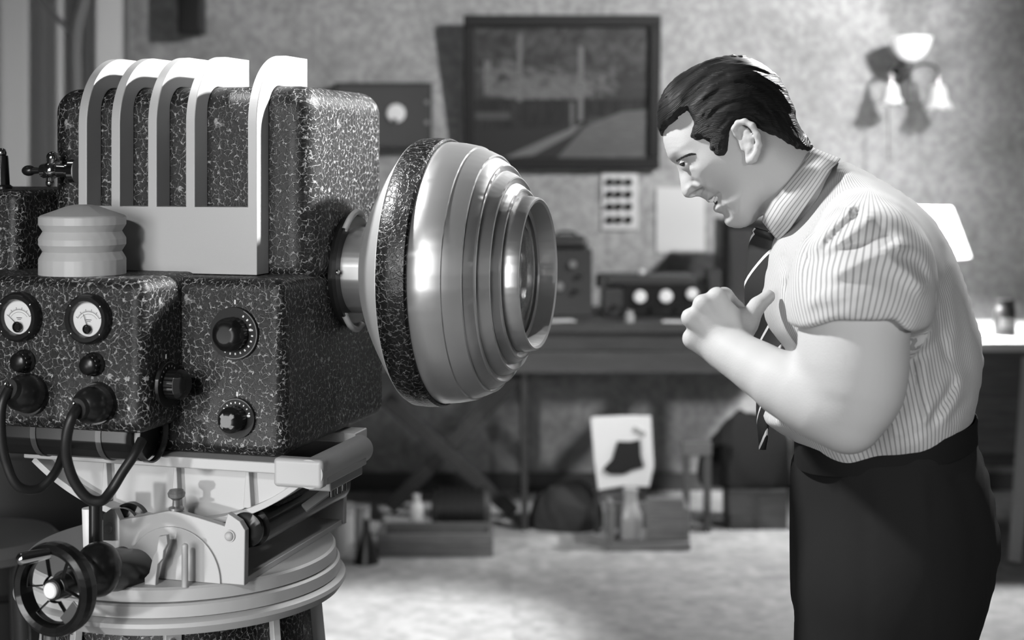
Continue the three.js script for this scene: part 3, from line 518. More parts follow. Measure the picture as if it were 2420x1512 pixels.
// --- head and neck: side outline, inflated by a half width that varies over the face
const headPoly = outline([[1566, 300], [1568, 330], [1574, 355], [1580, 372], [1588, 381], [1597, 389], [1603, 402], [1606, 420], [1609, 440], [1612, 456], [1619, 465], [1632, 467], [1648, 464], [1660, 467], [1669, 473], [1675, 479], [1686, 470], [1692, 467], [1692, 474], [1688, 486], [1686, 494], [1690, 501], [1700, 503], [1709, 506], [1712, 515], [1712, 525], [1720, 534], [1738, 538], [1758, 537], [1778, 528], [1796, 512], [1812, 508], [1826, 530], [1850, 580], [1940, 560], [2010, 470], [1975, 400], [1926, 352], [1894, 320], [1876, 290], [1862, 250], [1842, 205], [1805, 166], [1755, 143], [1702, 146], [1648, 164], [1602, 196], [1572, 240], [1563, 275]], 4);
const headField = field([
  [1720, 200, .074, .085], [1800, 230, .074, .08], [1640, 220, .066, .07], [1700, 290, .0745, .08], [1850, 270, .062, .065], [1590, 260, .055, .05], [1580, 310, .050, .042], [1600, 335, .056, .042], [1650, 320, .066, .05],
  [1592, 372, .042, .030], [1615, 368, .054, .036], [1650, 365, .064, .045], [1600, 384, .020, .016], [1612, 390, .032, .020], [1630, 392, .047, .028], [1655, 395, .062, .04],
  [1607, 402, .010, .011], [1618, 405, .016, .016], [1612, 425, .0105, .011], [1625, 424, .019, .016], [1616, 445, .011, .011], [1620, 458, .0125, .011], [1630, 452, .0165, .011], [1642, 455, .0185, .010], [1646, 446, .0205, .012], [1640, 435, .022, .015], [1655, 458, .022, .014],
  [1645, 418, .040, .026], [1660, 432, .046, .03], [1675, 412, .061, .045], [1700, 425, .064, .05], [1665, 448, .038, .025],
  [1664, 466, .023, .016], [1676, 462, .031, .020], [1692, 455, .041, .028], [1694, 478, .031, .018], [1690, 492, .020, .014], [1700, 490, .032, .022], [1712, 472, .047, .032], [1715, 510, .022, .020], [1722, 522, .024, .024], [1745, 520, .032, .028],
  [1735, 480, .050, .036], [1760, 500, .046, .034], [1785, 490, .050, .036], [1740, 440, .063, .05], [1790, 455, .060, .045], [1800, 410, .064, .05], [1760, 380, .070, .055], [1720, 350, .072, .06], [1760, 330, .074, .06],
  [1830, 350, .066, .055], [1880, 360, .060, .055], [1850, 430, .060, .055], [1830, 480, .056, .05], [1900, 460, .062, .06], [1950, 450, .062, .06]]);
const headLines = lines([
  [[[1640, 427], [1654, 433], [1664, 443], [1668, 452]], .0030, -.0038], [[[1624, 446], [1634, 437], [1646, 437], [1655, 444]], .0036, .0042], [[[1632, 463], [1645, 455], [1660, 445]], .0024, -.0105], [[[1664, 440], [1684, 446], [1700, 458], [1704, 470]], .005, .0022], [[[1706, 468], [1720, 488], [1732, 504]], .0035, .0022], [[[1699, 470], [1708, 488], [1716, 500]], .0035, -.0018],
  [[[1608, 396], [1616, 399], [1628, 401], [1640, 398]], .0024, .0014], [[[1606, 379], [1618, 376], [1632, 378], [1640, 386]], .0024, .0022], [[[1592, 380], [1606, 373], [1622, 367], [1640, 366]], .005, .0022],
  [[[1573, 344], [1590, 341], [1606, 342]], .002, -.0009], [[[1577, 354], [1592, 351], [1608, 352]], .002, -.0009], [[[1572, 334], [1588, 331], [1604, 333]], .002, -.0007],
  [[[1812, 508], [1808, 470], [1800, 430]], .012, -.004], [[[1668, 470], [1680, 464], [1692, 460]], .0026, .0022], [[[1690, 498], [1697, 486], [1699, 474]], .003, .0024]], 0.03);
const eyeC = L(1623, 386, 0.045);
const socket = (x, y) => { const dx = (x - eyeC.x) / 0.0125, dy = (y - eyeC.y) / 0.0062; return Math.exp(-(dx * dx + dy * dy)) * 0.009; };
const headH = (x, y, grow = 0) => { const s = -polySD(headPoly, x, y) + grow, [w, r] = headField(x, y); let h = bulge(s, w + grow, r); if (s > 0.003) h += headLines(x, y) - socket(x, y); return h; };
const earParts = (() => {
  const c = (pts, z0, r) => { const v = pts.map(([x, y, z, q]) => [L(x, y, z), q]); return (x, y, z) => { let d = 1e9; for (let i = 1; i < v.length; i++) d = smin(d, capsule(x, y, z, v[i - 1], v[i]), 0.003); return d; }; };
  const helix = c([[1748, 330, .077, .0026], [1740, 318, .079, .0032], [1735, 304, .081, .0038], [1744, 291, .084, .004], [1760, 287, .087, .004], [1778, 297, .090, .0042], [1790, 318, .091, .0042], [1794, 341, .090, .0042], [1789, 360, .087, .0042], [1781, 374, .082, .0055], [1772, 380, .078, .0055]], 0, 0);
  const anti = c([[1752, 303, .081, .0028], [1766, 310, .084, .0034], [1776, 326, .086, .0036], [1778, 346, .084, .0036], [1770, 360, .080, .0034]], 0, 0);
  const plate = c([[1755, 305, .076, .006], [1768, 325, .079, .007], [1774, 350, .078, .007], [1772, 370, .075, .006]], 0, 0), tragus = c([[1753, 336, .077, .0042], [1758, 350, .077, .0045]], 0, 0);
  return (x, y, z) => smin(smin(smin(helix(x, y, z), anti(x, y, z), 0.003), plate(x, y, z), 0.004), tragus(x, y, z), 0.003);
})();
const onFace = (px, py, r) => { let v = L(px, py, 0.02); v = L(px, py, Math.max(headH(v.x, v.y), 0.004)); return [V(v.x, v.y, Math.max(headH(v.x, v.y), 0.004)), r]; };
const carve = [[onFace(1637, 463, .0046), onFace(1654, 451, .0044)], [onFace(1654, 451, .0044), onFace(1662, 444, .0024)], [onFace(1677, 475, .0030), onFace(1700, 458, .0030)]], carveTop = L(1650, 425).y, carveEnd = L(1720, 450).x;   // nostrils and the line of the mouth
const [hLo, hHi] = bounds(1530, 120, 2030, 600, -0.1, 0.105);
const headGeo = nets(hLo, hHi, 0.0018, (x, y, z, c) => { let d = (Math.abs(z) - c.h) * 0.8; if (c.ear) d = smin(d, earParts(x, y, Math.abs(z)), 0.004); if (c.low) for (const [a, b] of carve) d = smax(d, -capsule(x, y, Math.abs(z), a, b), 0.0006); return d; }, (x, y) => ({ h: headH(x, y), low: y < carveTop && x < carveEnd, ear: (() => { const e = L(1765, 335); return Math.abs(x - e.x) < 0.035 && Math.abs(y - e.y) < 0.045; })() }), 1);

// --- arms and hands
const armZ = 0.225;
const upper = chain([[2050, 590, .19, .064], [2030, 690, .212, .059], [2016, 790, .226, .0562], [2016, 870, .233, .0555], [2012, 950, .238, .047]], 0.03);
const elbow = chain([[2024, 930, .238, .045], [2006, 1010, .241, .0255]], 0.02);
const fore = chain([[1996, 992, .238, .034], [1945, 956, .232, .040], [1893, 926, .220, .0375], [1844, 902, .205, .0335], [1785, 866, .182, .0285], [1736, 836, .162, .0245], [1716, 822, .155, .023]], 0.02);
const hand = (() => {
  const J = (px, py, z, r) => [L(px, py, z), r];
  const w1 = J(1734, 814, .152, .0135), w2 = J(1718, 826, .153, .0135), w3 = J(1700, 836, .150, .0165), w0 = J(1748, 800, .148, .0135);
  const m = [J(1694, 702, .150, .0125), J(1661, 719, .158, .0125), J(1632, 751, .158, .012), J(1638, 800, .149, .0135)];
  const p = [J(1712, 700, .112, .0115), J(1672, 715, .112, .0118), J(1646, 752, .110, .0112), J(1644, 800, .112, .0102)];     // folded away from the viewer
  const q = [J(1742, 730, .100, .0100), J(1716, 742, .098, .0102), J(1690, 772, .098, .0098), J(1680, 812, .102, .009)];       // and back towards the palm
  const t = [J(1738, 745, .122, .0088), J(1712, 762, .122, .009), J(1690, 788, .122, .0088), J(1684, 818, .122, .008)];
  const roots = [w0, w1, w2, w3];
  const th = [J(1738, 812, .142, .017), J(1764, 762, .128, .0150), J(1790, 722, .112, .0108), J(1816, 700, .098, .0092)];
  const web = [J(1722, 740, .138, .013), J(1752, 770, .134, .013)];
  return (x, y, z) => {
    let d = 1e9, fing = 1e9;
    for (let i = 0; i < 4; i++) { d = smin(d, capsule(x, y, z, roots[i], m[i]), 0.008); let f = smin(capsule(x, y, z, m[i], p[i]), capsule(x, y, z, p[i], q[i]), 0.004); f = smin(f, capsule(x, y, z, q[i], t[i]), 0.004); fing = smin(fing, f, 0.0022); }
    d = smin(d, fing, 0.003); d = smin(d, capsule(x, y, z, ...web), 0.010);
    let u = smin(capsule(x, y, z, th[0], th[1]), capsule(x, y, z, th[1], th[2]), 0.006); u = smin(u, capsule(x, y, z, th[2], th[3]), 0.004);
    return smin(d, u, 0.007);
  };
})();
const armF = (x, y, z) => { let d = smin(upper(x, y, z), elbow(x, y, z), 0.03); d = smin(d, fore(x, y, z), 0.016); return d; };
const [aLo, aHi] = bounds(1780, 700, 2160, 1130, 0.12, 0.33);
const split = L(1770, 860, .18);
const armGeo = nets([L(1580, 640).x, aLo[1], 0.08], [aHi[0], L(1700, 640).y, aHi[2]], 0.0034, (x, y, z) => smin(armF(x, y, z), hand(x, y, z), 0.012), undefined, 1);
const rightArm = chain([[2050, 570, -.19, .07], [2040, 760, -.225, .060], [2060, 980, -.235, .045], [2030, 1120, -.225, .043], [2000, 1290, -.21, .03], [1985, 1350, -.205, .028], [1975, 1420, -.20, .026]], 0.03);
const rightFingers = [0, 1, 2, 3].map((k) => chain([[1970 + k * 16 - 20, 1400, -.205 + 0.006 * k, .0115], [1958 + k * 17 - 22, 1460, -.20, .0105], [1962 + k * 16 - 18, 1505, -.185, .0095]], 0.004));
const rightThumb = chain([[1975, 1380, -.19, .014], [1945, 1430, -.175, .0115], [1938, 1470, -.17, .010]], 0.006);
const farArmGeo = nets([L(1880, 700).x, L(1880, 1550).y, -0.32], [L(2150, 700).x, L(2150, 690).y, -0.12], 0.005, (x, y, z) => { let d = rightArm(x, y, z); for (const f of rightFingers) d = smin(d, f(x, y, z), 0.004); return smin(d, rightThumb(x, y, z), 0.008); }, undefined, 1);
const skinTex = rep(dataTex(512, (x, y) => 0.5 + 0.35 * (fbm(x / 6, y / 6, 3, 0, 31) - 0.5) + 0.25 * (fbm(x / 40, y / 40, 2, 0, 32) - 0.5)), 0.09);
const skin = new THREE.MeshPhysicalMaterial({ color: grey(0.46), roughness: 0.55, bumpMap: skinTex, bumpScale: 0.0004, specularIntensity: 0.35 });
const skinGeo = mergeGeometries([headGeo, armGeo, farArmGeo]);
obj('body', setUV(skinGeo, (x, y, z) => [x + z * 0.5, y]), skin, man);

// --- eye, brow, mouth
for (const s of [1, -1]) {
  const c = L(1624, 387, 0.045), h = headH(c.x, c.y), z = s * (h - 0.0058);
  const e = new THREE.Group(); e.name = 'eye'; man.add(e);
  obj('eyeball', ball(0.0104, c.x, c.y, z), mat(0.42, 0.2), e);
  const d = V(-0.74, -0.06, 0.66 * s).normalize(), g = new THREE.SphereGeometry(0.0106, 24, 12, 0, Math.PI * 2, 0, 0.5); g.applyQuaternion(new THREE.Quaternion().setFromUnitVectors(V(0, 1, 0), d)); g.translate(c.x, c.y, z);
  obj('iris', g, mat(0.012, 0.08), e);
  const lid = new THREE.SphereGeometry(0.0114, 32, 16, 0, Math.PI * 2, 0, 1.56); lid.applyQuaternion(new THREE.Quaternion().setFromUnitVectors(V(0, 1, 0), V(-0.12, 1, -0.28 * s).normalize())); lid.translate(c.x, c.y, z);
  obj('upper_lid', lid, skin, e);
  const low = new THREE.SphereGeometry(0.0109, 32, 16, 0, Math.PI * 2, 0, 1.47); low.applyQuaternion(new THREE.Quaternion().setFromUnitVectors(V(0, 1, 0), V(0.05, -1, -0.25 * s).normalize())); low.translate(c.x, c.y, z);
  obj('lower_lid', low, skin, e);
  const br = [[1594, 379], [1604, 374], [1616, 370], [1628, 366], [1640, 364]].map(([x, y]) => { const q = L(x, y, 0.045); return V(q.x, q.y, s * (headH(q.x, q.y) + 0.0004)); });
  const bc = new THREE.CatmullRomCurve3(br), hairs = [];
  for (let i = 0; i < 130; i++) { const t = (i + 0.5) / 130, p = bc.getPoint(t), up = (hash(i, 3) - 0.5) * 0.0042 * (1 - 0.55 * t), q = p.clone().add(V(0, up, 0)), dir = V(0.0052, 0.0018 - 0.0016 * t, 0.0003 * s).multiplyScalar(0.7 + 0.6 * hash(i, 8)); hairs.push(cyl(q, q.clone().add(dir), 0.0008, 0.0003, 5)); }
  const bg = join(hairs); obj('eyebrow', bg, mat(0.015, 0.7), man);
}
{
  const m = L(1690, 476, 0);
  obj('mouth', ball(0.006, m.x + 0.005, m.y - 0.001, 0, 1.0, 0.9, 3.6), mat(0.02, 0.5), man);
  const g = new THREE.Group(); g.name = 'teeth'; man.add(g);
  for (let k = -3; k <= 3; k++) { const a = k * 0.30, q = L(1694, 470, 0); obj('tooth', new RoundedBoxGeometry(0.0042, 0.0095, 0.0068, 2, 0.0014).rotateZ(-0.65).rotateY(-a).translate(q.x + 0.0155 - 0.022 * Math.cos(a), q.y, 0.022 * Math.sin(a)), mat(0.75, 0.25), g); }
}
// --- hair: a coat over the skull that thins out at the hairline
const hairPoly = outline([[1540, 285], [1543, 305], [1556, 322], [1566, 308], [1585, 292], [1606, 276], [1626, 264], [1634, 275], [1644, 292], [1640, 308], [1634, 324], [1652, 333], [1676, 334], [1684, 352], [1700, 371], [1720, 362], [1725, 340], [1728, 314], [1734, 300], [1748, 285], [1768, 284], [1790, 303], [1806, 312], [1824, 318], [1856, 336], [1888, 352], [1920, 356], [1915, 310], [1885, 240], [1850, 170], [1790, 125], [1700, 120], [1620, 150], [1560, 210]], 4, 0.045);
const hc = L2(1752, 402);
const hairT = (x, y) => {
  const e = -polySD(hairPoly, x, y), px = (x - hc[0]), py = (y - hc[1]), r = Math.hypot(px, py), a = Math.atan2(py, px);
  const f = L2(1580, 240), front = Math.exp(-(((x - f[0]) / 0.03) ** 2 + ((y - f[1]) / 0.045) ** 2));
  const strand = fbm(r * 190 + 2 * Math.sin(a * 3), a * 3.2, 3, 0, 41) - 0.5, ragged = fbm(x * 260, y * 260, 2, 0, 44) - 0.5;
  return mix(-0.006, 0.0062 + 0.009 * front + 0.0055 * strand, smooth(-0.006, 0.007, e + 0.006 * ragged));
};
const [rLo, rHi] = bounds(1520, 110, 1945, 395, -0.105, 0.105);
const hairGeo = nets(rLo, rHi, 0.0021, (x, y, z, c) => (Math.abs(z) - c.h) * 0.8, (x, y) => ({ h: (() => { const t = hairT(x, y); return headH(x, y, t); })() }), 1);
const hairTex = dataTex(1024, (x, y) => fbm(x / 2.2, y / 90, 3, 0, 51));
const hairMat = new THREE.MeshPhysicalMaterial({ color: grey(0.013), roughness: 0.5, bumpMap: hairTex, bumpScale: 0.0012, specularIntensity: 0.45 });
obj('hair', setUV(hairGeo, (x, y, z) => { const px = x - hc[0], py = y - hc[1]; return [Math.hypot(px, py, z * 0.9) * 9, Math.atan2(py, px) * 0.35]; }), hairMat, man);

// --- shirt
const stripeTex = dataTex(64, (x, y) => { const t = (x + 0.5) / 64; return t < 0.30 ? 0.56 : 0.745; }, true, 4);
const stripes = (per) => { const t = stripeTex.clone(); t.repeat.set(1 / per, 1); t.needsUpdate = true; return t; };
const weave = rep(fine, 0.03);
const shirtMat = new THREE.MeshStandardMaterial({ map: stripes(0.0046), roughness: 0.85, bumpMap: weave, bumpScale: 0.0001 });
const torsoPoly = outline([[1830, 560], [1820, 590], [1810, 645], [1802, 698], [1806, 740], [1822, 780], [1862, 836], [1850, 890], [1812, 950], [1803, 985], [1840, 1016], [1880, 1040], [1892, 1130], [2060, 1160], [2260, 1120], [2290, 1040], [2298, 984], [2306, 951], [2315, 909], [2322, 862], [2317, 799], [2297, 731], [2271, 646], [2237, 570], [2195, 507], [2148, 468], [2100, 437], [2040, 404], [1990, 385], [1930, 420], [1870, 500]], 4);
const torsoField = field([[1840, 600, .10, .07], [1900, 520, .10, .08], [1960, 450, .105, .08], [2020, 440, .15, .085], [2060, 520, .185, .10], [1960, 560, .175, .10], [1900, 620, .155, .09], [1850, 700, .125, .08], [2000, 680, .185, .10], [2120, 560, .185, .11], [2200, 640, .165, .11], [2250, 720, .155, .11], [2120, 750, .18, .10], [1900, 800, .15, .09], [2000, 900, .17, .10], [2150, 880, .18, .11], [2280, 850, .14, .10], [2100, 985, .186, .09], [2250, 950, .165, .08], [1900, 970, .160, .09], [1960, 1000, .175, .08], [2100, 1050, .150, .08], [1960, 1060, .145, .08], [2240, 1040, .140, .08], [2080, 1120, .13, .06]]);
const folds = lines([
  [[[2165, 528], [2196, 578], [2203, 638], [2222, 690], [2214, 718], [2222, 782], [2242, 850]], .0052, -.0095],
  [[[2150, 524], [2182, 580], [2188, 640], [2206, 700], [2200, 740]], .011, .008],
  [[[2180, 480], [2225, 560], [2262, 660], [2285, 780], [2290, 880]], .010, -.004],
  [[[2250, 600], [2240, 700], [2250, 790]], .008, -.006], [[[2265, 640], [2252, 720], [2262, 800]], .009, .005],
  [[[2140, 800], [2180, 780], [2206, 740]], .006, -.006], [[[2136, 826], [2190, 810], [2216, 770]], .007, .005], [[[2140, 850], [2180, 832], [2210, 800]], .006, -.005],
  [[[2150, 860], [2162, 920], [2168, 968], [2176, 1000]], .006, -.006], [[[2180, 850], [2188, 920], [2190, 990]], .008, .006],
  [[[2256, 915], [2240, 940], [2215, 968], [2196, 996]], .0055, -.012], [[[2275, 905], [2262, 945], [2235, 985]], .010, .009], [[[2226, 920], [2200, 960], [2186, 992]], .009, .007],
  [[[2120, 960], [2140, 1000], [2160, 1020]], .006, -.006], [[[2100, 985], [2120, 1010]], .007, .006], [[[2296, 962], [2270, 975], [2250, 990]], .006, -.006],
  [[[1905, 470], [1870, 560], [1846, 640]], .007, -.004], [[[1960, 400], [1990, 430], [2040, 450]], .007, -.005], [[[1975, 425], [2010, 446]], .006, -.004],
  [[[2030, 470], [2090, 490], [2150, 515], [2170, 540]], .006, -.0035],
  [[[1850, 620], [1870, 680], [1885, 740]], .007, -.008], [[[1862, 680], [1874, 720], [1890, 768]], .006, -.009], [[[1840, 560], [1846, 620], [1840, 690]], .009, .004]], 0.16);
const sleeveFolds = lines([
  [[[1986, 508], [1950, 535], [1912, 572], [1896, 620]], .0068, -.0085], [[[2006, 502], [1960, 545], [1925, 590]], .007, .0075], [[[2028, 506], [1985, 545], [1940, 590], [1902, 622]], .0065, -.0075], [[[2050, 520], [2000, 560], [1930, 610]], .008, .0065],
  [[[2018, 578], [1970, 596], [1930, 622], [1898, 662]], .0065, -.008], [[[2124, 583], [2070, 598], [2026, 617], [1980, 640]], .009, .008], [[[2100, 560], [2050, 575], [2020, 590]], .007, -.004],
  [[[2120, 600], [2150, 625], [2180, 650]], .007, -.003], [[[2100, 616], [2140, 640], [2176, 676]], .008, .006], [[[2140, 600], [2172, 622], [2186, 660]], .006, -.002]], 0.26);
const cuffFolds = lines([
  [[[1886, 714], [1928, 674], [2000, 648], [2068, 663], [2120, 700], [2150, 735]], .0045, -.006], [[[1905, 715], [1950, 690], [2010, 670], [2070, 680]], .010, .007],
  [[[1983, 724], [2020, 714], [2060, 702]], .005, -.009], [[[1960, 712], [2010, 700], [2050, 690]], .006, .005], [[[2020, 680], [2080, 688], [2130, 725]], .005, -.006], [[[1900, 745], [1960, 722], [2040, 712], [2110, 718], [2146, 750]], .0045, -.0045], [[[1892, 735], [1900, 720]], .006, -.006]], 0.27);
const sleeve = chain([[2054, 580, .13, .062], [2046, 635, .176, .072], [2034, 690, .206, .072], [2026, 735, .222, .070], [2022, 790, .226, .068]], 0.04);
const cuff = chain([[2026, 708, .220, .0762], [2020, 752, .226, .0755]], 0.01);
const farSleeve = chain([[2050, 572, -.14, .070], [2046, 630, -.18, .078], [2036, 720, -.22, .072]], 0.04);
const cuffLine = (x) => { const a = L(1886, 770, armZ), b = L(1990, 742, armZ), c = L(2100, 742, armZ), d = L(2148, 776, armZ); return x < b.x ? mix(a.y, b.y, smooth(a.x, b.x, x)) : x < c.x ? b.y : mix(c.y, d.y, smooth(c.x, d.x, x)); };
const foldX = [L(1890, 600, 0.26).x, L(1935, 600, 0.26).x];
const [sLo, sHi] = bounds(1780, 375, 2340, 1060, -0.31, 0.325);
const shirtGeo = nets(sLo, sHi, 0.0046, (x, y, z, c) => {
  let d = (Math.abs(z) - c.h - (z > 0 ? c.f : 0.4 * c.f)) * 0.75;
  let s = sleeve(x, y, z) - c.sf * smooth(0.12, 0.2, z);
  s = smin(s, cuff(x, y, z) - c.cf - 0.001, 0.003);
  s = smax(s, (c.cut - y) * 0.9, 0.008);
  d = smin(d, s, 0.05);
  return smin(d, farSleeve(x, y, z), 0.03);
}, (x, y) => {
  const s = -polySD(torsoPoly, x, y), [w, r] = torsoField(x, y);
  return { h: bulge(s, w, r), f: folds(x, y) + 0.003 * (fbm(x * 42, y * 26, 3, 0, 61) - 0.5), sf: 1.25 * sleeveFolds(x, y) * smooth(foldX[0], foldX[1], x) + 0.003 * (fbm(x * 50, y * 40, 2, 0, 62) - 0.5), cf: cuffFolds(x, y), cut: cuffLine(x) };
}, 1);
{                                                                        // stripes run down round the body, and round the sleeve
  const n0 = L(1985, 430), n1 = L(2090, 1010), s0 = L(2050, 560, .14), s1 = L(2024, 760, .222);
  setUV(shirtGeo, (x, y, z) => {
    const t = (y - n0.y) / (n1.y - n0.y), cx = mix(n0.x, n1.x, t), q = clamp((y - s0.y) / (s1.y - s0.y), -0.3, 1.2), sx = mix(s0.x, s1.x, q), sz = mix(s0.z, s1.z, q);
    const onSleeve = sleeve(x, y, Math.abs(z)) < 0.012 && y > n1.y + 0.1 && Math.abs(z) > 0.11;
    return [onSleeve ? Math.atan2(x - sx, Math.abs(z) - sz + 0.02) * 0.082 : Math.atan2(x - cx, Math.abs(z) + 0.02) * 0.155 * Math.sign(z || 1), y];
  });
}
obj('shirt', shirtGeo, shirtMat, man);

// --- collar: a folded band round the neck
{
  const ring = (p) => p.map(([x, y], i) => L2(x, y, 0.064 * Math.sin(Math.PI * i / 7.6)));
  const up = ring([[1930, 352], [1921, 360], [1900, 386], [1873, 417], [1848, 446], [1824, 473], [1806, 505], [1800, 524]]);
  const dn = ring([[1986, 374], [1978, 386], [1960, 402], [1938, 437], [1915, 470], [1890, 505], [1866, 538], [1835, 570]]);
  const at2 = (p, t) => { const k = clamp(t, 0, 1) * (p.length - 1), i = Math.min(Math.floor(k), p.length - 2); return [mix(p[i][0], p[i + 1][0], k - i), mix(p[i][1], p[i + 1][1], k - i)]; };
  const N = 72, M = 10, th = 0.0035, P = [], U = [], I = [];
  for (let side = 0; side < 2; side++) for (let i = 0; i <= N; i++) for (let j = 0; j <= M; j++) {
    const phi = mix(-0.93, 0.93, i / N) * Math.PI, t = (1 - Math.cos(phi)) / 2 , v = j / M;
    const a = at2(up, t), b = at2(dn, t), wide = mix(0.064, 0.078, v) + 0.010 * Math.sin(v * Math.PI) - side * th;
    const sgn = Math.sign(Math.sin(phi)), z = wide * Math.pow(Math.abs(Math.sin(phi)), 0.62) * sgn;
    const inn = side * th * Math.cos(phi);
    P.push(mix(a[0], b[0], v) - inn, mix(a[1], b[1], v) - 0.3 * inn, z); U.push(v * 0.052, phi * 0.07);
  }
  const K = (s, i, j) => (s * (N + 1) + i) * (M + 1) + j;
  for (let i = 0; i < N; i++) for (let j = 0; j < M; j++) { I.push(K(0, i, j), K(0, i + 1, j), K(0, i, j + 1), K(0, i + 1, j), K(0, i + 1, j + 1), K(0, i, j + 1)); I.push(K(1, i, j), K(1, i, j + 1), K(1, i + 1, j), K(1, i + 1, j), K(1, i, j + 1), K(1, i + 1, j + 1)); }
  for (let i = 0; i < N; i++) for (const j of [0, M]) { const q = [K(0, i, j), K(1, i, j), K(0, i + 1, j), K(0, i + 1, j), K(1, i, j), K(1, i + 1, j)]; I.push(...(j ? q.slice().reverse() : q)); }
  for (let j = 0; j < M; j++) for (const i of [0, N]) { const q = [K(0, i, j), K(0, i, j + 1), K(1, i, j), K(0, i, j + 1), K(1, i, j + 1), K(1, i, j)]; I.push(...(i ? q.slice().reverse() : q)); }
  const g = new THREE.BufferGeometry(); g.setAttribute('position', new THREE.Float32BufferAttribute(P, 3)); g.setAttribute('uv', new THREE.Float32BufferAttribute(U, 2)); g.setIndex(I); g.computeVertexNormals();
  obj('collar', g, new THREE.MeshStandardMaterial({ map: stripes(0.0066), roughness: 0.85, bumpMap: weave, bumpScale: 0.0001 }), man);
}
// --- tie: knot at the throat, blade hanging free, with pale diagonal stripes
{
  const tieTex = rep(dataTex(128, (x, y) => ((x + y) % 128) < 14 ? 0.85 : 0.13, true), 0.05);
  const tieMat = new THREE.MeshStandardMaterial({ map: tieTex, roughness: 0.6 });
  const spine = [[1808, 545, .018], [1800, 575, .021], [1797, 620, .024], [1796, 680, .027], [1803, 740, .030], [1812, 790, .033], [1812, 850, .034], [1805, 930, .033], [1802, 985, .028], [1803, 1030, .018], [1802, 1062, .003]];
  const P = [], U = [], I = [], M = 8; let len = 0, last = null;
  const c = new THREE.CatmullRomCurve3(spine.map(([x, y]) => L(x, y, 0.0)), false), wc = new THREE.CatmullRomCurve3(spine.map((s) => V(s[2], 0, 0)), false), N = 60;
  for (let i = 0; i <= N; i++) { const p = c.getPoint(i / N), w = Math.max(wc.getPoint(i / N).x, 0.002), tn = c.getTangent(i / N), n = V(-tn.y, tn.x, 0); if (last) len += p.distanceTo(last); last = p; for (let j = 0; j < M * 2; j++) { const a = j / (M * 2) * Math.PI * 2, th = i < 3 ? 0.012 : 0.0052; const tw = mix(0.95, 0.3, smooth(0.35, 0.75, i / N)), wd = V(0, 0, Math.cos(tw)).addScaledVector(n, Math.sin(tw)), nd = n.clone().multiplyScalar(Math.cos(tw)).add(V(0, 0, -Math.sin(tw))), q = p.clone().addScaledVector(nd, th * Math.cos(a)).addScaledVector(wd, w * Math.sin(a)); P.push(q.x, q.y, q.z); U.push(q.z + 0.6 * q.x, len); } }
  for (let i = 0; i < N; i++) for (let j = 0; j < M * 2; j++) { const a = i * M * 2 + j, b = i * M * 2 + (j + 1) % (M * 2); I.push(a, b, a + M * 2, b, b + M * 2, a + M * 2); }
  const g = new THREE.BufferGeometry(); g.setAttribute('position', new THREE.Float32BufferAttribute(P, 3)); g.setAttribute('uv', new THREE.Float32BufferAttribute(U, 2)); g.setIndex(I); g.computeVertexNormals();
  obj('tie', g, tieMat, man);
}
// --- trousers, belt, shoes
const legPoly = outline([[1884, 1030], [1874, 1100], [1871, 1200], [1872, 1330], [1878, 1450], [1890, 1570], [2000, 1600], [2200, 1600], [2282, 1570], [2308, 1500], [2342, 1400], [2360, 1300], [2352, 1210], [2330, 1110], [2304, 1040], [2299, 986], [2290, 930], [2100, 910], [1900, 950]], 4);
const beltY = (() => { const a = L2(1884, 1032), b = L2(2299, 982); return (x) => mix(a[1], b[1], (x - a[0]) / (b[0] - a[0])); })();
const legField = field([[1900, 1080, .13, .09], [2000, 1070, .165, .10], [2150, 1060, .175, .10], [2270, 1040, .145, .08], [2100, 960, .165, .08], [1930, 980, .15, .08], [2250, 960, .14, .08], [1900, 1250, .165, .10], [2050, 1250, .19, .12], [2200, 1250, .195, .13], [2320, 1280, .15, .11], [1900, 1480, .17, .11], [2100, 1480, .19, .12], [2250, 1480, .17, .12]]);
const legFolds = lines([[[[2040, 1110], [2046, 1300], [2050, 1560]], .004, -.004], [[[2170, 1080], [2185, 1250], [2195, 1560]], .004, .004], [[[1960, 1085], [1990, 1100], [2030, 1110]], .006, -.004], [[[2240, 1050], [2290, 1030]], .006, -.006], [[[2255, 1145], [2320, 1125]], .004, -.004], [[[1990, 1120], [1998, 1400]], .01, .004], [[[2280, 1150], [2320, 1300], [2290, 1450]], .012, -.004]], 0.16);
const legs = [1, -1].map((s) => chain([[2090, 1420, .095 * s, .108], [2070, 1650, .10 * s, .098], [2050, 2080, .105 * s, .075], [2055, 2400, .105 * s, .066], [2050, 2690, .105 * s, .062]], 0.05));
const [tLo, tHi] = bounds(1850, 960, 2380, 2740, -0.24, 0.24);
const trouserGeo = nets(tLo, tHi, 0.0075, (x, y, z, c) => smax(y - beltY(x), smin((Math.abs(z) - c.h - c.f) * 0.75, Math.min(legs[0](x, y, z), legs[1](x, y, z)), 0.05), 0.004), (x, y) => { const s = -polySD(legPoly, x, y), [w, r] = legField(x, y); return { h: bulge(s, w, r), f: legFolds(x, y) + 0.003 * (fbm(x * 24, y * 14, 3, 0, 71) - 0.5) }; }, 1);
obj('trousers', setUV(trouserGeo, (x, y, z) => [x + 0.6 * z, y]), new THREE.MeshPhysicalMaterial({ color: grey(0.014), roughness: 0.95, specularIntensity: 0.3, bumpMap: rep(fine, 0.02), bumpScale: 0.0002 }), man);
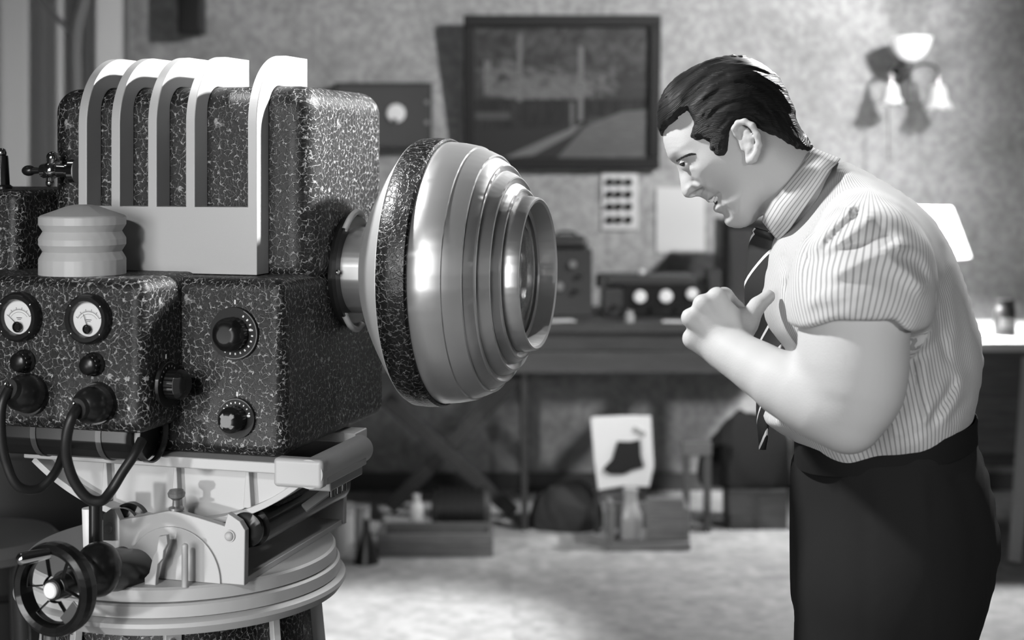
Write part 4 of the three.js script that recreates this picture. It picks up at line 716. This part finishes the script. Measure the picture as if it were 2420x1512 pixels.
{
  const a0 = L2(1884, 1032)[0], a1 = L2(2299, 982)[0], c0 = (a0 + a1) / 2, rx = (a1 - a0) / 2, N = 96, P = [], I = [];
  for (let i = 0; i < N; i++) { const a = i / N * Math.PI * 2; for (const [o, dy] of [[0.001, 0.004], [0.004, 0.002], [0.004, -0.028], [0.001, -0.031]]) { const x = c0 + (rx + o) * Math.cos(a), s = Math.abs(Math.sin(a)); P.push(x, beltY(x) + dy, Math.sign(Math.sin(a)) * (0.166 + o) * Math.pow(s, 0.75)); } }
  for (let i = 0; i < N; i++) for (let j = 0; j < 3; j++) { const a = i * 4 + j, b = ((i + 1) % N) * 4 + j; I.push(a, b, a + 1, b, b + 1, a + 1); }
  const g = new THREE.BufferGeometry(); g.setAttribute('position', new THREE.Float32BufferAttribute(P, 3)); g.setIndex(I); g.computeVertexNormals(); obj('belt', g, new THREE.MeshPhysicalMaterial({ color: grey(0.008), roughness: 0.8, specularIntensity: 0.3 }), man);
  for (const s of [1, -1]) {
    const A = L(2070, 2745, 0.105 * s), y = 0.05;
    const sh = nets([A.x - 0.26, 0.0, A.z - 0.08], [A.x + 0.1, 0.14, A.z + 0.08], 0.006, (x, yy, z) => smax(smin(capsule(x, yy, z, [V(A.x + 0.03, 0.05, A.z), 0.042], [V(A.x - 0.16, 0.035, A.z + 0.012 * s), 0.044]), capsule(x, yy, z, [V(A.x + 0.02, 0.06, A.z), 0.045], [V(A.x, 0.12, A.z), 0.045]), 0.03), 0.006 - yy, 0.006), undefined, 1);
    obj('shoe', sh, mat(0.012, 0.25), man);
  }
}
// ---------------------------------------------------------------- the workshop behind
const X = (px, d) => (px - FW / 2) / F * d, Y = (py, d) => EYE - (py - HORIZON) / F * d;
const abox = (px0, px1, py0, py1, d, deep, r = 0.004) => box(X(px0, d), X(px1, d), Y(py1, d), Y(py0, d), -d - deep, -d, r, 2);
// a thing standing at a place: its parts are given in metres from its base
const stand = (name, label, cat, px, d, base, group) => thing(numbered(name), label, cat, [X(px, d), base, -d], 0, group);

// workbench against the back wall
const BT = 0.794, BF = 5.6, TT = 0.754;
{
  const b = thing('workbench', 'long dark wooden workbench with crossed braces along the back wall', 'workbench', [0, 0, -BF]);
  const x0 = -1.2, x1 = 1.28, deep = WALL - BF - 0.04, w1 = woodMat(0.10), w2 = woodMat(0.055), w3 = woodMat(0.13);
  for (let k = 0; k < 4; k++) obj('top_plank', box(x0, x1, BT - 0.035, BT, -deep + k * deep / 4 + 0.002, -deep + (k + 1) * deep / 4 - 0.002, 0.003, 2), [w3, w1, w3, w1][k], b);
  obj('apron', box(x0 + 0.02, x1 - 0.02, BT - 0.105, BT - 0.036, -0.045, -0.02, 0.003, 2), w1, b);
  obj('apron', box(x0 + 0.02, x1 - 0.02, BT - 0.19, BT - 0.108, -0.045, -0.018, 0.003, 2), w3, b);
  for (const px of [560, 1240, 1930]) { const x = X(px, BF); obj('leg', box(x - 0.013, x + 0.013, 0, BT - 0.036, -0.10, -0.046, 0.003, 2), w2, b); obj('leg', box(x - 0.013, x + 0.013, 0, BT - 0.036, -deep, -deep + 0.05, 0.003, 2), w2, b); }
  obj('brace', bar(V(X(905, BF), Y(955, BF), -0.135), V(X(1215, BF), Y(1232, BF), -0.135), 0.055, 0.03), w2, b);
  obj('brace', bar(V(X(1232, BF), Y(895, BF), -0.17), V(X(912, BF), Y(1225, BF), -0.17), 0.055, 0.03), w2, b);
}
// instruments on the bench
{
  const d = 5.85, t = stand('instrument_box', 'black upright instrument box with rounded lid on the workbench beside lens', 'instrument', 1340, d, BT), w = 120 / F * d, h = Y(560, d) - BT;
  obj('case', box(-w / 2, w / 2, 0, h * 0.84, -0.2, 0, 0.008), darkPaint, t);
  obj('lid', box(-w * 0.46, w * 0.42, h * 0.84, h, -0.19, -0.02, 0.025, 4), darkPaint, t);
  for (const [x, y, r, m] of [[-0.057, 0.222, 0.009, paper], [0.022, 0.207, 0.016, midPaint], [-0.03, 0.12, 0.018, midPaint], [0.03, 0.1, 0.012, black], [0.045, 0.16, 0.01, black]]) obj('knob', cyl(V(x, y, 0), V(x, y, 0.014), r, r * 0.85, 24), m, t);
  obj('handle', tube([V(-0.04, h, -0.1), V(-0.03, h + 0.012, -0.1), V(0.03, h + 0.012, -0.1), V(0.04, h, -0.1)], 0.005, 20, 8), black, t);
}
{
  const d = 5.83, t = stand('radio_receiver', 'low black radio receiver with three white dials on the workbench', 'radio', 1545, d, BT), k = d / F;
  obj('chassis', box(-118 * k, 118 * k, 0.004, 0.115, -0.22, 0, 0.008), darkPaint, t);
  obj('lid', box(-112 * k, 100 * k, 0.128, 0.162, -0.21, 0.012, 0.008), darkPaint, t);
  obj('front_panel', box(-70 * k, 116 * k, 0.004, 0.13, -0.012, 0.008, 0.004), black, t);
  for (const [x, r, y] of [[-33, 0.025, 0.082], [28, 0.026, 0.084], [90, 0.023, 0.094]]) obj('dial', lathe([[0, 0], [r, 0], [r, 0.006], [r * 0.86, 0.013], [0, 0.014]], 40, 'z').translate(x * k, y, 0.008), mat(0.66, 0.4), t);
  for (const x of [-95, -60, 0, 58]) obj('knob', cyl(V(x * k, 0.04, 0.006), V(x * k, 0.04, 0.03), 0.013, 0.011, 24), black, t);
  obj('tuning_knob', ball(0.014, -28 * k, 0.176, -0.02), mat(0.45, 0.3), t);
  obj('coil_housing', [cyl(V(-108 * k, 0.115, -0.08), V(-108 * k, 0.165, -0.08), 0.045, 0.042, 32)], darkPaint, t);
}
{
  const d = 5.9, t = stand('speaker_cabinet', 'tall black cabinet on the workbench behind the man\'s tie', 'cabinet', 1770, d, BT), k = d / F, h = Y(520, d) - BT;
  obj('case', box(-62 * k, 70 * k, 0, h, -0.24, 0, 0.006), blackMatte, t);
  obj('front_frame', [box(-56 * k, 64 * k, h - 0.03, h - 0.006, 0, 0.008, 0.002), box(-56 * k, 64 * k, 0.006, 0.03, 0, 0.008, 0.002), box(-56 * k, -44 * k, 0.03, h - 0.03, 0, 0.008, 0.002), box(52 * k, 64 * k, 0.03, h - 0.03, 0, 0.008, 0.002)], black, t);
}
{
  const d = 5.88, t = stand('relay_box', 'small dark metal box between radio receiver and black cabinet', 'box', 1690, d, BT), k = d / F;
  obj('case', box(-17 * k, 15 * k, 0, Y(642, d) - BT, -0.12, 0, 0.004), darkPaint, t); obj('lid', box(-18 * k, 16 * k, Y(642, d) - BT, Y(636, d) - BT, -0.122, 0.002, 0.003), blackMatte, t);
}
for (const [px, d, w, dd, r, l] of [[1320, 5.70, 0.12, 0.07, 0.3, 'pale loose paper lying on bench before the instrument box'], [1600, 5.67, 0.11, 0.06, -0.2, 'pale loose paper lying on bench before radio receiver']]) tag(obj(numbered('loose_paper'), bx(w, 0.002, dd, 0, 0, 0, 0.0005).rotateY(r).translate(X(px, d), BT + 0.0012, -d), paper), l, 'paper', 'papers on the bench');
{
  const d = 5.67, t = stand('glass_jar', 'small pale jar standing on bench edge before the radio', 'jar', 1488, d, BT); obj('body', lathe([[0, 0], [0.018, 0], [0.018, 0.03], [0.012, 0.036], [0, 0.036]], 32), mat(0.3, 0.2), t); obj('lid', cyl(V(0, 0.036, 0), V(0, 0.044, 0), 0.014, 0.014, 24), mat(0.2, 0.4), t);
}
// on the wall
{
  const d = WALL - 0.05, t = stand('framed_painting', 'dark framed landscape painting of trees and a path on the wall', 'painting', 1328, d, Y(398, d)), k = d / F, w = 463 * k / 2, h = 363 * k, f = 0.048, fm = mat(0.008, 0.6);
  t.position.z = -WALL + 0.012; t.rotation.x = 0.11;
  const side = (a, b, c, e) => box(a, b, c, e, 0, 0.034, 0.006, 3);
  obj('frame_bar', side(-w, w, h - f, h), fm, t); obj('frame_bar', side(-w, w, 0, f), fm, t); obj('frame_bar', side(-w, -w + f, f, h - f), fm, t); obj('frame_bar', side(w - f, w, f, h - f), fm, t);
  const tex = canvasTex(768, 576, (c, W, H) => {
    let s = 3; const r = () => (s = (s * 16807) % 2147483647) / 2147483647, g = (v, a = 1) => `rgba(${v},${v},${v},${a})`;
    c.fillStyle = g(66); c.fillRect(0, 0, W, H);
    c.fillStyle = g(125); c.beginPath(); c.ellipse(300, 270, 230, 60, 0, 0, 7); c.fill(); c.beginPath(); c.ellipse(120, 210, 90, 70, 0, 0, 7); c.fill();
    for (let i = 0; i < 900; i++) { const x = r() * W, y = r() * r() * 300, v = 38 + r() * 70; c.fillStyle = g(Math.round(v), 0.5); c.beginPath(); c.ellipse(x, y, 8 + r() * 30, 6 + r() * 18, r() * 3, 0, 7); c.fill(); }
    for (let i = 0; i < 260; i++) { const x = 60 + r() * 560, y = 180 + r() * 130; c.fillStyle = g(Math.round(95 + r() * 50), 0.4); c.beginPath(); c.ellipse(x, y, 6 + r() * 22, 4 + r() * 10, r(), 0, 7); c.fill(); }
    c.fillStyle = g(34); c.fillRect(0, 318, W, 150);
    for (let i = 0; i < 260; i++) { c.fillStyle = g(Math.round(26 + r() * 50), 0.6); c.fillRect(r() * W, 300 + r() * 120, 3 + r() * 8, 30 + r() * 70); }
    c.fillStyle = g(100, 0.8); c.fillRect(0, 372, 160, 34);
    c.fillStyle = g(52); c.beginPath(); c.moveTo(0, 450); c.lineTo(W, 420); c.lineTo(W, H); c.lineTo(0, H); c.fill();
    c.fillStyle = g(112); c.beginPath(); c.moveTo(360, H); c.lineTo(480, 440); c.lineTo(640, 372); c.lineTo(W, 360); c.lineTo(W, H); c.fill();
    for (let i = 0; i < 200; i++) { c.fillStyle = g(Math.round(90 + r() * 50), 0.5); c.fillRect(470 + r() * 300, 390 + r() * 180, 20 + r() * 40, 3 + r() * 4); }
    c.fillStyle = g(130); c.beginPath(); c.moveTo(120, H); c.lineTo(330, 480); c.lineTo(480, 420); c.lineTo(430, 470); c.lineTo(260, 560); c.fill();
    for (const [x, y0, y1, w2] of [[190, 40, 330, 20], [455, 90, 410, 22], [44, 150, 300, 30], [420, 330, 440, 16]]) { c.fillStyle = g(132); c.fillRect(x, y0, w2, y1 - y0); for (let i = 0; i < 24; i++) { c.fillStyle = g(70, 0.6); c.fillRect(x + r() * w2 * 0.6, y0 + r() * (y1 - y0), 8, 4); } }
  });
  const pc = new THREE.BoxGeometry(2 * (w - f) + 0.01, h - 2 * f + 0.01, 0.012); pc.translate(0, h / 2, 0.010);
  obj('canvas', pc, new THREE.MeshStandardMaterial({ map: tex, color: grey(0.62), roughness: 0.7 }), t);
  t.userData.label = 'dark framed landscape painting of trees and a path on the wall';
}
{
  const d = WALL - 0.06, t = stand('wall_instrument', 'dark wall-mounted instrument case with one white gauge behind the lens hood', 'panel', 905, d, Y(352, d)), k = d / F, w = 115 * k, h = 157 * k;
  obj('case', box(-w, w, 0, h, -0.05, 0, 0.005), mat(0.02, 0.4), t);
  obj('cover_plate', box(-w + 0.012, w - 0.012, 0.012, h - 0.012, 0.0005, 0.005, 0.002), mat(0.025, 0.35), t);
  obj('gauge', lathe([[0, 0], [22 * k, 0], [22 * k, 0.01], [20 * k, 0.014], [0, 0.014]], 40, 'z').translate(31 * k, 84 * k, 0.005), mat(0.8, 0.5), t);
  obj('gauge_hub', cyl(V(28 * k, 66 * k, 0.015), V(28 * k, 66 * k, 0.024), 7 * k, 6 * k, 20), black, t);
  for (const y of [110, 62]) obj('pilot_lamp', ball(0.010, 103 * k, y * k, 0.006, 1, 1, 0.6, 20), mat(0.25, 0.2), t);
}
{
  const d = WALL - 0.09, t = stand('wall_box', 'narrow black box fixed high on wall above the machine', 'box', 449, d, Y(80, d)), k = d / F;
  obj('case', box(-29 * k, 29 * k, 0, 0.42, -0.08, 0, 0.006), blackMatte, t); obj('front_cover', box(-24 * k, 24 * k, 0.012, 0.40, 0.0005, 0.006, 0.002), black, t);
}
{
  const d = WALL - 0.006, t = stand('knob_card', 'white card pinned on wall with four rows of black studs', 'card', 1465, d, Y(543, d)), k = d / F;
  obj('card', box(-43 * k, 43 * k, 0, 140 * k, 0, 0.003, 0.001, 1), mat(0.6, 0.8), t);
  for (const y of [113, 84, 55, 24]) { obj('strip', box(-30 * k, 24 * k, y * k - 4 * k, y * k + 4 * k, 0.003, 0.005, 0.0008, 1), mat(0.10, 0.6), t); for (const x of [-25, -4, 20]) obj('stud', cyl(V(x * k, y * k, 0.004), V(x * k, y * k, 0.012), 9.5 * k, 8.5 * k, 20), black, t); }
}
{
  const d = WALL - 0.005, k = d / F; const o = obj('blank_paper', box(-57 * k, 57 * k, 0, 154 * k, 0, 0.002, 0.0005, 1).translate(X(1608, d), Y(597, d), -d), paper); tag(o, 'large blank pale sheet pinned on wall below the man\'s nose', 'paper');
}
{ // wall sconce: bowl above, two bell shades on curved arms
  const d = WALL - 0.14, t = stand('wall_sconce', 'wall sconce with glass bowl and two bell-shaped glass shades', 'sconce', 2150, d, Y(175, d)), k = d / F;
  const glass = new THREE.MeshPhysicalMaterial({ color: grey(0.9), roughness: 0.55, transmission: 0.2, thickness: 0, side: THREE.DoubleSide });
  t.position.z = -d;
  const metal = mat(0.08, 0.35, { metalness: 0.6 });
  obj('back_plate', [bx(0.08, 0.16, 0.02, 0, -0.04, -0.128, 0.008)], metal, t);
  obj('arm', tube([V(0, -0.02, -0.12), V(0, 0.0, -0.06), V(0, 0.03, 0), V(0.006, 0.055, 0)], 0.008, 30, 12), metal, t);
  obj('bowl', lathe([[0.012, 0.052], [0.045, 0.066], [0.068, 0.095], [0.082, 0.13], [0.088, 0.155], [0.084, 0.155], [0.078, 0.13], [0.064, 0.098], [0.042, 0.071], [0, 0.058]], 64).translate(0.006, 0, 0), glass, t);
  for (const [x, s, y, m] of [[-45, -1, 0, 0.9], [66, 1, 4, 1.05]]) {
    obj('arm', tube([V(0, 0, -0.05), V(s * 0.04, 0.038, -0.03), V(x * k * 0.85, 0.036, 0), V(x * k, 0.015, 0.0), V(x * k, -0.012, 0)], 0.007, 30, 12), metal, t);
    obj('socket', [cyl(V(x * k, -0.045, 0), V(x * k, -0.02, 0), 0.017, 0.013, 24), ball(0.015, x * k, -0.008, 0)], mat(0.4, 0.3, { metalness: 0.7 }), t);
    const P = [[0.016, -0.042], [0.03, -0.05], [0.037, -0.075], [0.041, -0.105], [0.054, -0.122], [0.059, -0.138], [0.056, -0.138], [0.05, -0.125], [0.037, -0.108], [0.033, -0.075], [0.026, -0.054], [0.014, -0.046]].map(([r, h]) => [r * m, h * m]);
    const g = new THREE.LatheGeometry(P.map(([r, h]) => new THREE.Vector2(r, h)), 72), p = g.attributes.position;
    for (let i = 0; i < p.count; i++) { const a = Math.atan2(p.getX(i), p.getZ(i)), q = smooth(-0.10, -0.138, p.getY(i)); p.setX(i, p.getX(i) * (1 + 0.05 * q * Math.cos(8 * a))); p.setZ(i, p.getZ(i) * (1 + 0.05 * q * Math.cos(8 * a))); p.setY(i, p.getY(i) - 0.006 * q * Math.cos(8 * a)); }
    g.computeVertexNormals(); obj('bell_shade', g.translate(x * k, y * k * 0.2, 0), glass, t);
  }
  obj('hanging_line', cyl(V(-50 * k, -0.14, 0), V(-50 * k, -0.36, 0), 0.003, 0.003, 8), mat(0.12, 0.8), t);  // thin dark line hanging below the left shade
}
// white-topped table with the lit lamp, at the right
const TF = 5.35;
{
  const t = thing('side_table', 'white-topped table with dark front behind the man at right', 'table', [X(2440, TF), 0, -TF]), x0 = X(2130, TF) - X(2440, TF), x1 = 0.75;
  obj('top', box(x0, x1, TT - 0.033, TT, -0.75, 0, 0.006, 2), mat(0.72, 0.5), t);
  obj('front_panel', box(x0 + 0.03, x1 - 0.03, 0.34, TT - 0.034, -0.07, -0.05, 0.003, 1), woodMat(0.34), t);
  for (const x of [x0 + 0.05, x1 - 0.05]) for (const z of [-0.09, -0.7]) obj('leg', box(x - 0.03, x + 0.03, 0, TT - 0.034, z - 0.03, z + 0.03, 0.003, 1), woodMat(0.09), t);
  obj('shelf', box(x0 + 0.03, x1 - 0.03, 0.30, 0.335, -0.7, -0.03, 0.003, 1), woodMat(0.16), t);
  tag(obj('wooden_plank', bar(V(X(2384, 5.22), 0.012 + 0.0, -5.16), V(X(2440, 5.3), 0.70, -5.335), 0.045, 0.02), mat(0.42, 0.6)), 'pale wooden plank leaning against front of the side table', 'plank');
}
const lampP = [X(2192, 5.58), TT, -5.58];
{
  const t = thing('table_lamp', 'lit table lamp with white conical shade behind the man\'s back', 'lamp', lampP), k = 5.58 / F, y0 = Y(606, 5.58) - TT, y1 = Y(490, 5.58) - TT;
  const shadeM = new THREE.MeshPhysicalMaterial({ color: grey(0.8), roughness: 0.9, transmission: 0.5, thickness: 0, side: THREE.DoubleSide });
  obj('base', lathe([[0, 0], [0.07, 0], [0.07, 0.012], [0.03, 0.022], [0.02, 0.05], [0.028, 0.09], [0.014, 0.13], [0.012, y0 + 0.03], [0, y0 + 0.03]], 48), mat(0.2, 0.3), t);
  obj('lamp_shade', lathe([[100 * k, y0], [57 * k, y1], [55.5 * k, y1], [98.5 * k, y0], [100 * k, y0]], 64), shadeM, t);
  obj('bulb', ball(0.03, 0, y0 + 0.07, 0), new THREE.MeshStandardMaterial({ color: grey(0.9), emissive: grey(1), emissiveIntensity: 14 }), t);
  const l = new THREE.PointLight(0xffffff, 8.5, 0, 2); l.position.set(lampP[0], TT + y0 + 0.07, lampP[2]); l.castShadow = true; l.shadow.radius = 1.5; scene.add(l);
}
{
  const d = 5.56, t = stand('dark_jar', 'dark lidded jar with pale label on the white table', 'jar', 2374, d, TT), k = d / F;
  obj('body', lathe([[0, 0], [25 * k, 0], [26 * k, 0.004], [25 * k, 62 * k], [21 * k, 70 * k], [0, 70 * k]], 40), mat(0.01, 0.4), t);
  obj('lid', lathe([[0, 70 * k], [22 * k, 70 * k], [22 * k, 84 * k], [20 * k, 86 * k], [0, 86 * k]], 40), black, t);
  obj('label', new THREE.CylinderGeometry(25.9 * k, 25.9 * k, 24 * k, 32, 1, true, -0.7, 1.4).translate(0, 32 * k, 0), mat(0.12, 0.8, { side: THREE.DoubleSide }), t);
}
// things stored on the floor under the bench
{
  const d = 5.02, t = stand('white_board', 'white board with black ragged bell shape leaning under the bench', 'board', 1472, 5.58, 0), k = 5.58 / F, y = (py) => Y(py, 5.58);
  const P = [[1396, 990], [1402, 986], [1480, 983], [1538, 984], [1541, 1040], [1545, 1100], [1534, 1150], [1470, 1148], [1414, 1158], [1405, 1090]].map(([x, q]) => [(x - 1472) * k, y(q)]);
  obj('board', extrude(shapeOf(P), 0.012, 0.001, 1).translate(0, 0, -0.012), mat(0.72, 0.7), t);
  const B = [[1459, 1042], [1490, 1043], [1512, 1038], [1514, 1075], [1521, 1103], [1496, 1108], [1472, 1120], [1440, 1120], [1424, 1110], [1432, 1098], [1446, 1085], [1452, 1065]].map(([x, q]) => [(x - 1472) * k, y(q)]);
  obj('bell_shape', extrude(shapeOf(B), 0.01, 0.001, 1).translate(0, 0, 0.0005), mat(0.006, 0.7), t);
  obj('edge_tape', [bx(0.05, 0.02, 0.004, 0, 0, 0, 0.001).rotateZ(-0.5).translate((1510 - 1472) * k, y(1020), 0.003)], mat(0.3, 0.8), t);
  obj('prop_leg', [bar(V(-60 * k, 0.0, -0.03), V(-60 * k, y(1100), -0.025), 0.02, 0.02), bar(V(50 * k, 0.0, -0.03), V(50 * k, y(1100), -0.025), 0.02, 0.02)], darkPaint, t);
}
{
  const d = 5.38, t = stand('wooden_crate', 'pale wooden crate with dark front opening under the bench', 'crate', 1535, d, 0), k = d / F, w = 95 * k, h = Y(1178, d);
  const m = woodMat(0.42);
  obj('bottom', box(-w, w, 0, 0.03, -0.2, 0.03, 0.003), m, t); obj('side', box(-w, -w + 0.02, 0.03, h * 0.8, -0.2, 0, 0.003), m, t); obj('side', box(w - 0.02, w, 0.03, h * 0.8, -0.2, 0, 0.003), m, t);
  obj('front_board', box(-8 * k, w - 0.02, 0.03, h, -0.02, 0, 0.003), m, t); obj('back_board', box(-w + 0.02, w - 0.02, 0.03, h * 0.7, -0.2, -0.18, 0.003), m, t);
}
{
  const d = 5.43, t = stand('oil_bottle', 'pale ribbed bottle standing in the open crate', 'bottle', 1490, d, 0.0305), k = d / F;
  obj('body', lathe([[0, 0.0], [0.042, 0.0], [0.045, 0.01], [0.043, 0.03], [0.045, 0.034], [0.043, 0.06], [0.045, 0.064], [0.043, 0.085], [0.03, 0.11], [0.024, 0.13], [0, 0.13]], 40), mat(0.3, 0.35), t);
  obj('neck', lathe([[0.024, 0.13], [0.024, 0.165], [0.027, 0.17], [0.027, 0.18], [0, 0.18]], 32), mat(0.34, 0.35), t);
}
{
  const d = 5.62, t = stand('trestle_frame', 'narrow pale upright frame standing under the bench beside crate', 'frame', 1648, d, 0), k = d / F, h = Y(1045, d), m = woodMat(0.22);
  obj('upright', box(-33 * k, -17 * k, 0, h - 0.05, -0.04, 0, 0.003), m, t); obj('upright', box(16 * k, 33 * k, 0, h - 0.05, -0.04, 0, 0.003), m, t); obj('cross_head', box(-35 * k, 34 * k, h - 0.05, h, -0.045, 0.004, 0.003), woodMat(0.34), t);
}
{
  const d = 5.66, t = stand('battery_case', 'square pale battery case under bench behind the man\'s legs', 'case', 1792, d, 0), k = d / F, h = Y(1168, d);
  obj('body', box(-68 * k, 70 * k, 0, h, -0.2, 0, 0.006), woodMat(0.2), t); obj('lid', box(-70 * k, 72 * k, h, h + 0.016, -0.202, 0.004, 0.004), woodMat(0.13), t);
  obj('strap', box(-12 * k, 2 * k, 0, h, 0.001, 0.005, 0.001), mat(0.05, 0.6), t);
}
function lump(name, label, cat, px, d, base, w, h, dep, sd, m) {
  const g = new THREE.SphereGeometry(1, 48, 28), p = g.attributes.position, v = V();
  for (let i = 0; i < p.count; i++) { v.fromBufferAttribute(p, i); const n = 0.8 + 0.45 * fbm(v.x * 2 + 5 + sd, v.y * 2 + v.z * 1.7 + 9, 3, 0, 80 + sd); p.setXYZ(i, v.x * n * w, Math.max(0, 0.18 + v.y * n * 0.9) * h, v.z * n * dep); }
  g.computeVertexNormals(); return tag(obj(name, g.translate(X(px, d), base, -d), m), label, cat);
}
const cloth = mat(0.02, 0.9);
lump('dark_tarpaulin', 'crumpled dark tarpaulin heaped under the bench left of board', 'tarpaulin', 1340, 5.72, 0, 0.13, 0.17, 0.12, 1, cloth);
lump('black_cloth', 'black cloth heaped on the battery case under the bench', 'cloth', 1775, 5.77, Y(1168, 5.66) + 0.0165, 0.17, 0.24, 0.09, 2, cloth);
{
  const d = 5.27, t = stand('plank_box', 'long low box of pale planks on floor under bench', 'box', 1028, d, 0), k = d / F, w = 137 * k, h = Y(1262, d) - 0.0, m = woodMat(0.3);
  for (let i = 0; i < 2; i++) obj('front_plank', box(-w, w, i * h / 2 + 0.001, (i + 1) * h / 2 - 0.001, -0.018, 0, 0.002), i ? woodMat(0.36) : m, t);
  obj('end_board', box(-w, -w + 0.018, 0, h, -0.16, -0.018, 0.002), m, t); obj('end_board', box(w - 0.018, w, 0, h, -0.16, -0.018, 0.002), m, t); obj('back_plank', box(-w, w, 0, h, -0.178, -0.16, 0.002), m, t);
  obj('bottom', box(-w + 0.018, w - 0.018, 0, 0.012, -0.16, -0.018, 0.001), m, t);
}
{
  const d = 5.56, t = stand('electric_motor', 'dark electric motor standing on floor behind the plank box', 'motor', 1090, d, 0), k = d / F;
  obj('housing', lathe([[0, -0.11], [0.05, -0.11], [0.075, -0.09], [0.075, 0.09], [0.05, 0.11], [0, 0.11]], 40, 'x').translate(0, 0.105, 0), blackMatte, t);
  for (let i = 0; i < 7; i++) obj('cooling_fin', lathe([[0.07, -0.003], [0.085, -0.003], [0.085, 0.003], [0.07, 0.003]], 40, 'x').translate(-0.075 + i * 0.025, 0.105, 0), black, t);
  obj('foot', box(-0.09, 0.09, 0, 0.032, -0.05, 0.05, 0.003), black, t);
}
{
  const d = 5.5, t = stand('white_bottle', 'small white bottle standing behind plank box beside the motor', 'bottle', 985, d, 0), h = Y(1168, d);
  obj('body', lathe([[0, 0], [0.026, 0], [0.028, 0.01], [0.027, h - 0.05], [0.016, h - 0.028], [0, h - 0.028]], 32), mat(0.5, 0.4), t); obj('stopper', lathe([[0, h - 0.028], [0.013, h - 0.028], [0.014, h], [0, h + 0.002]], 24), mat(0.45, 0.5), t);
}
[[808, 5.36, 0.046, 1212, 0.40, 'wide pale cylinder standing on the floor behind turntable'], [856, 5.42, 0.028, 1206, 0.30, 'narrow pale cylinder standing on floor beside the dark cone']].forEach(([px, d, r, py, v, l]) => {
  const t = stand('storage_tube', l, 'tube', px, d, 0, 'pale tubes under the bench'), h = Y(py, d);
  obj('body', lathe([[0, 0], [r, 0], [r, h], [0, h]], 40), mat(v, 0.6), t); obj('cap', lathe([[0, h], [r * 1.06, h], [r * 1.06, h + 0.018], [0, h + 0.02]], 40), mat(v * 0.8, 0.5), t);
});
{
  const d = 5.2, t = stand('horn_cone', 'small black cone standing on floor left of plank box', 'horn', 866, d, 0); obj('cone', lathe([[0, 0], [0.045, 0], [0.043, 0.012], [0.012, 0.12], [0, 0.12]], 40), black, t); obj('throat', cyl(V(0, 0.12, 0), V(0, 0.15, 0), 0.012, 0.012, 20), blackMatte, t);
}
// curtain, bent pole and dark cabinet at the left
{
  const d = 6.0, pts = [], N = 220, x0 = X(-330, d), x1 = X(305, d);
  const f = (t) => 0.085 * Math.sin(t * 33 + 1.4 * Math.sin(t * 7)) + 0.035 * Math.sin(t * 17 + 1);
  for (let i = 0; i <= N; i++) pts.push([mix(x0, x1, i / N), f(i / N)]);
  for (let i = N; i >= 0; i--) pts.push([mix(x0, x1, i / N), f(i / N) - 0.005]);
  const g = metreUV(new THREE.ExtrudeGeometry(shapeOf(pts), { depth: 3.3, bevelEnabled: false, curveSegments: 1 }).rotateX(-Math.PI / 2));
  const c = obj('curtain', creased(g, 0.9).translate(0, 0.02, -d), new THREE.MeshStandardMaterial({ color: grey(0.45), roughness: 0.8, bumpMap: rep(fine, 0.1), bumpScale: 0.0005 }));
  tag(c, 'grey heavy curtain hanging in vertical folds at far left', 'curtain');
}
{
  const d = 5.1, t = stand('bent_pole', 'pale bent metal pole with slanting brace before the curtain', 'pole', 182, d, 0), k = d / F, y = (py) => Y(py, d);
  obj('pole', tube([V(0, 0.02, 0), V(0, 0.6, 0), V(0, y(260), 0), V(-2 * k, y(110), 0), V(2 * k, y(60), 0), V(16 * k, y(5), 0), V(26 * k, y(-60), 0), V(28 * k, y(-200), 0)], 0.0185, 80, 16), mat(0.42, 0.45), t);
  obj('brace', tube([V(-14 * k, y(78), 0), V(-40 * k, y(50), 0), V(-86 * k, y(0), 0), V(-190 * k, y(-110), 0)], 0.0095, 30, 12), mat(0.3, 0.5), t);
  obj('foot', lathe([[0, 0], [0.14, 0], [0.14, 0.012], [0.03, 0.03], [0, 0.03]], 40), black, t);
}
{
  const d = 3.1, t = stand('steel_drum', 'large dark steel drum standing behind the machine at left', 'drum', 40, d, 0), r = 0.21, h = Y(1040, d);
  obj('shell', lathe([[0, 0], [r, 0], [r, h * 0.33], [r + 0.008, h * 0.34], [r, h * 0.35], [r, h * 0.66], [r + 0.008, h * 0.67], [r, h * 0.68], [r, h], [0, h]], 72), mat(0.035, 0.45), t); obj('lid', lathe([[0, h], [r + 0.006, h], [r + 0.008, h + 0.006], [r + 0.004, h + 0.014], [r - 0.01, h + 0.006], [0, h + 0.006]], 72), mat(0.05, 0.4), t);
}
{
  const d = 2.62, t = stand('round_stool', 'low round grey stool at lower left beside hand wheel', 'stool', -40, d, 0), h = Y(1262, d) ;
  obj('seat', lathe([[0, h - 0.03], [0.13, h - 0.03], [0.135, h - 0.015], [0.12, h], [0, h + 0.004]], 64), mat(0.13, 0.6), t);
  for (let i = 0; i < 4; i++) { const a = i * Math.PI / 2 + 0.4; obj('leg', cyl(V(0.12 * Math.cos(a), 0, 0.12 * Math.sin(a)), V(0.08 * Math.cos(a), h - 0.03, 0.08 * Math.sin(a)), 0.012, 0.014, 16), mat(0.06, 0.4), t); }
}
renderer.render(scene, camera);
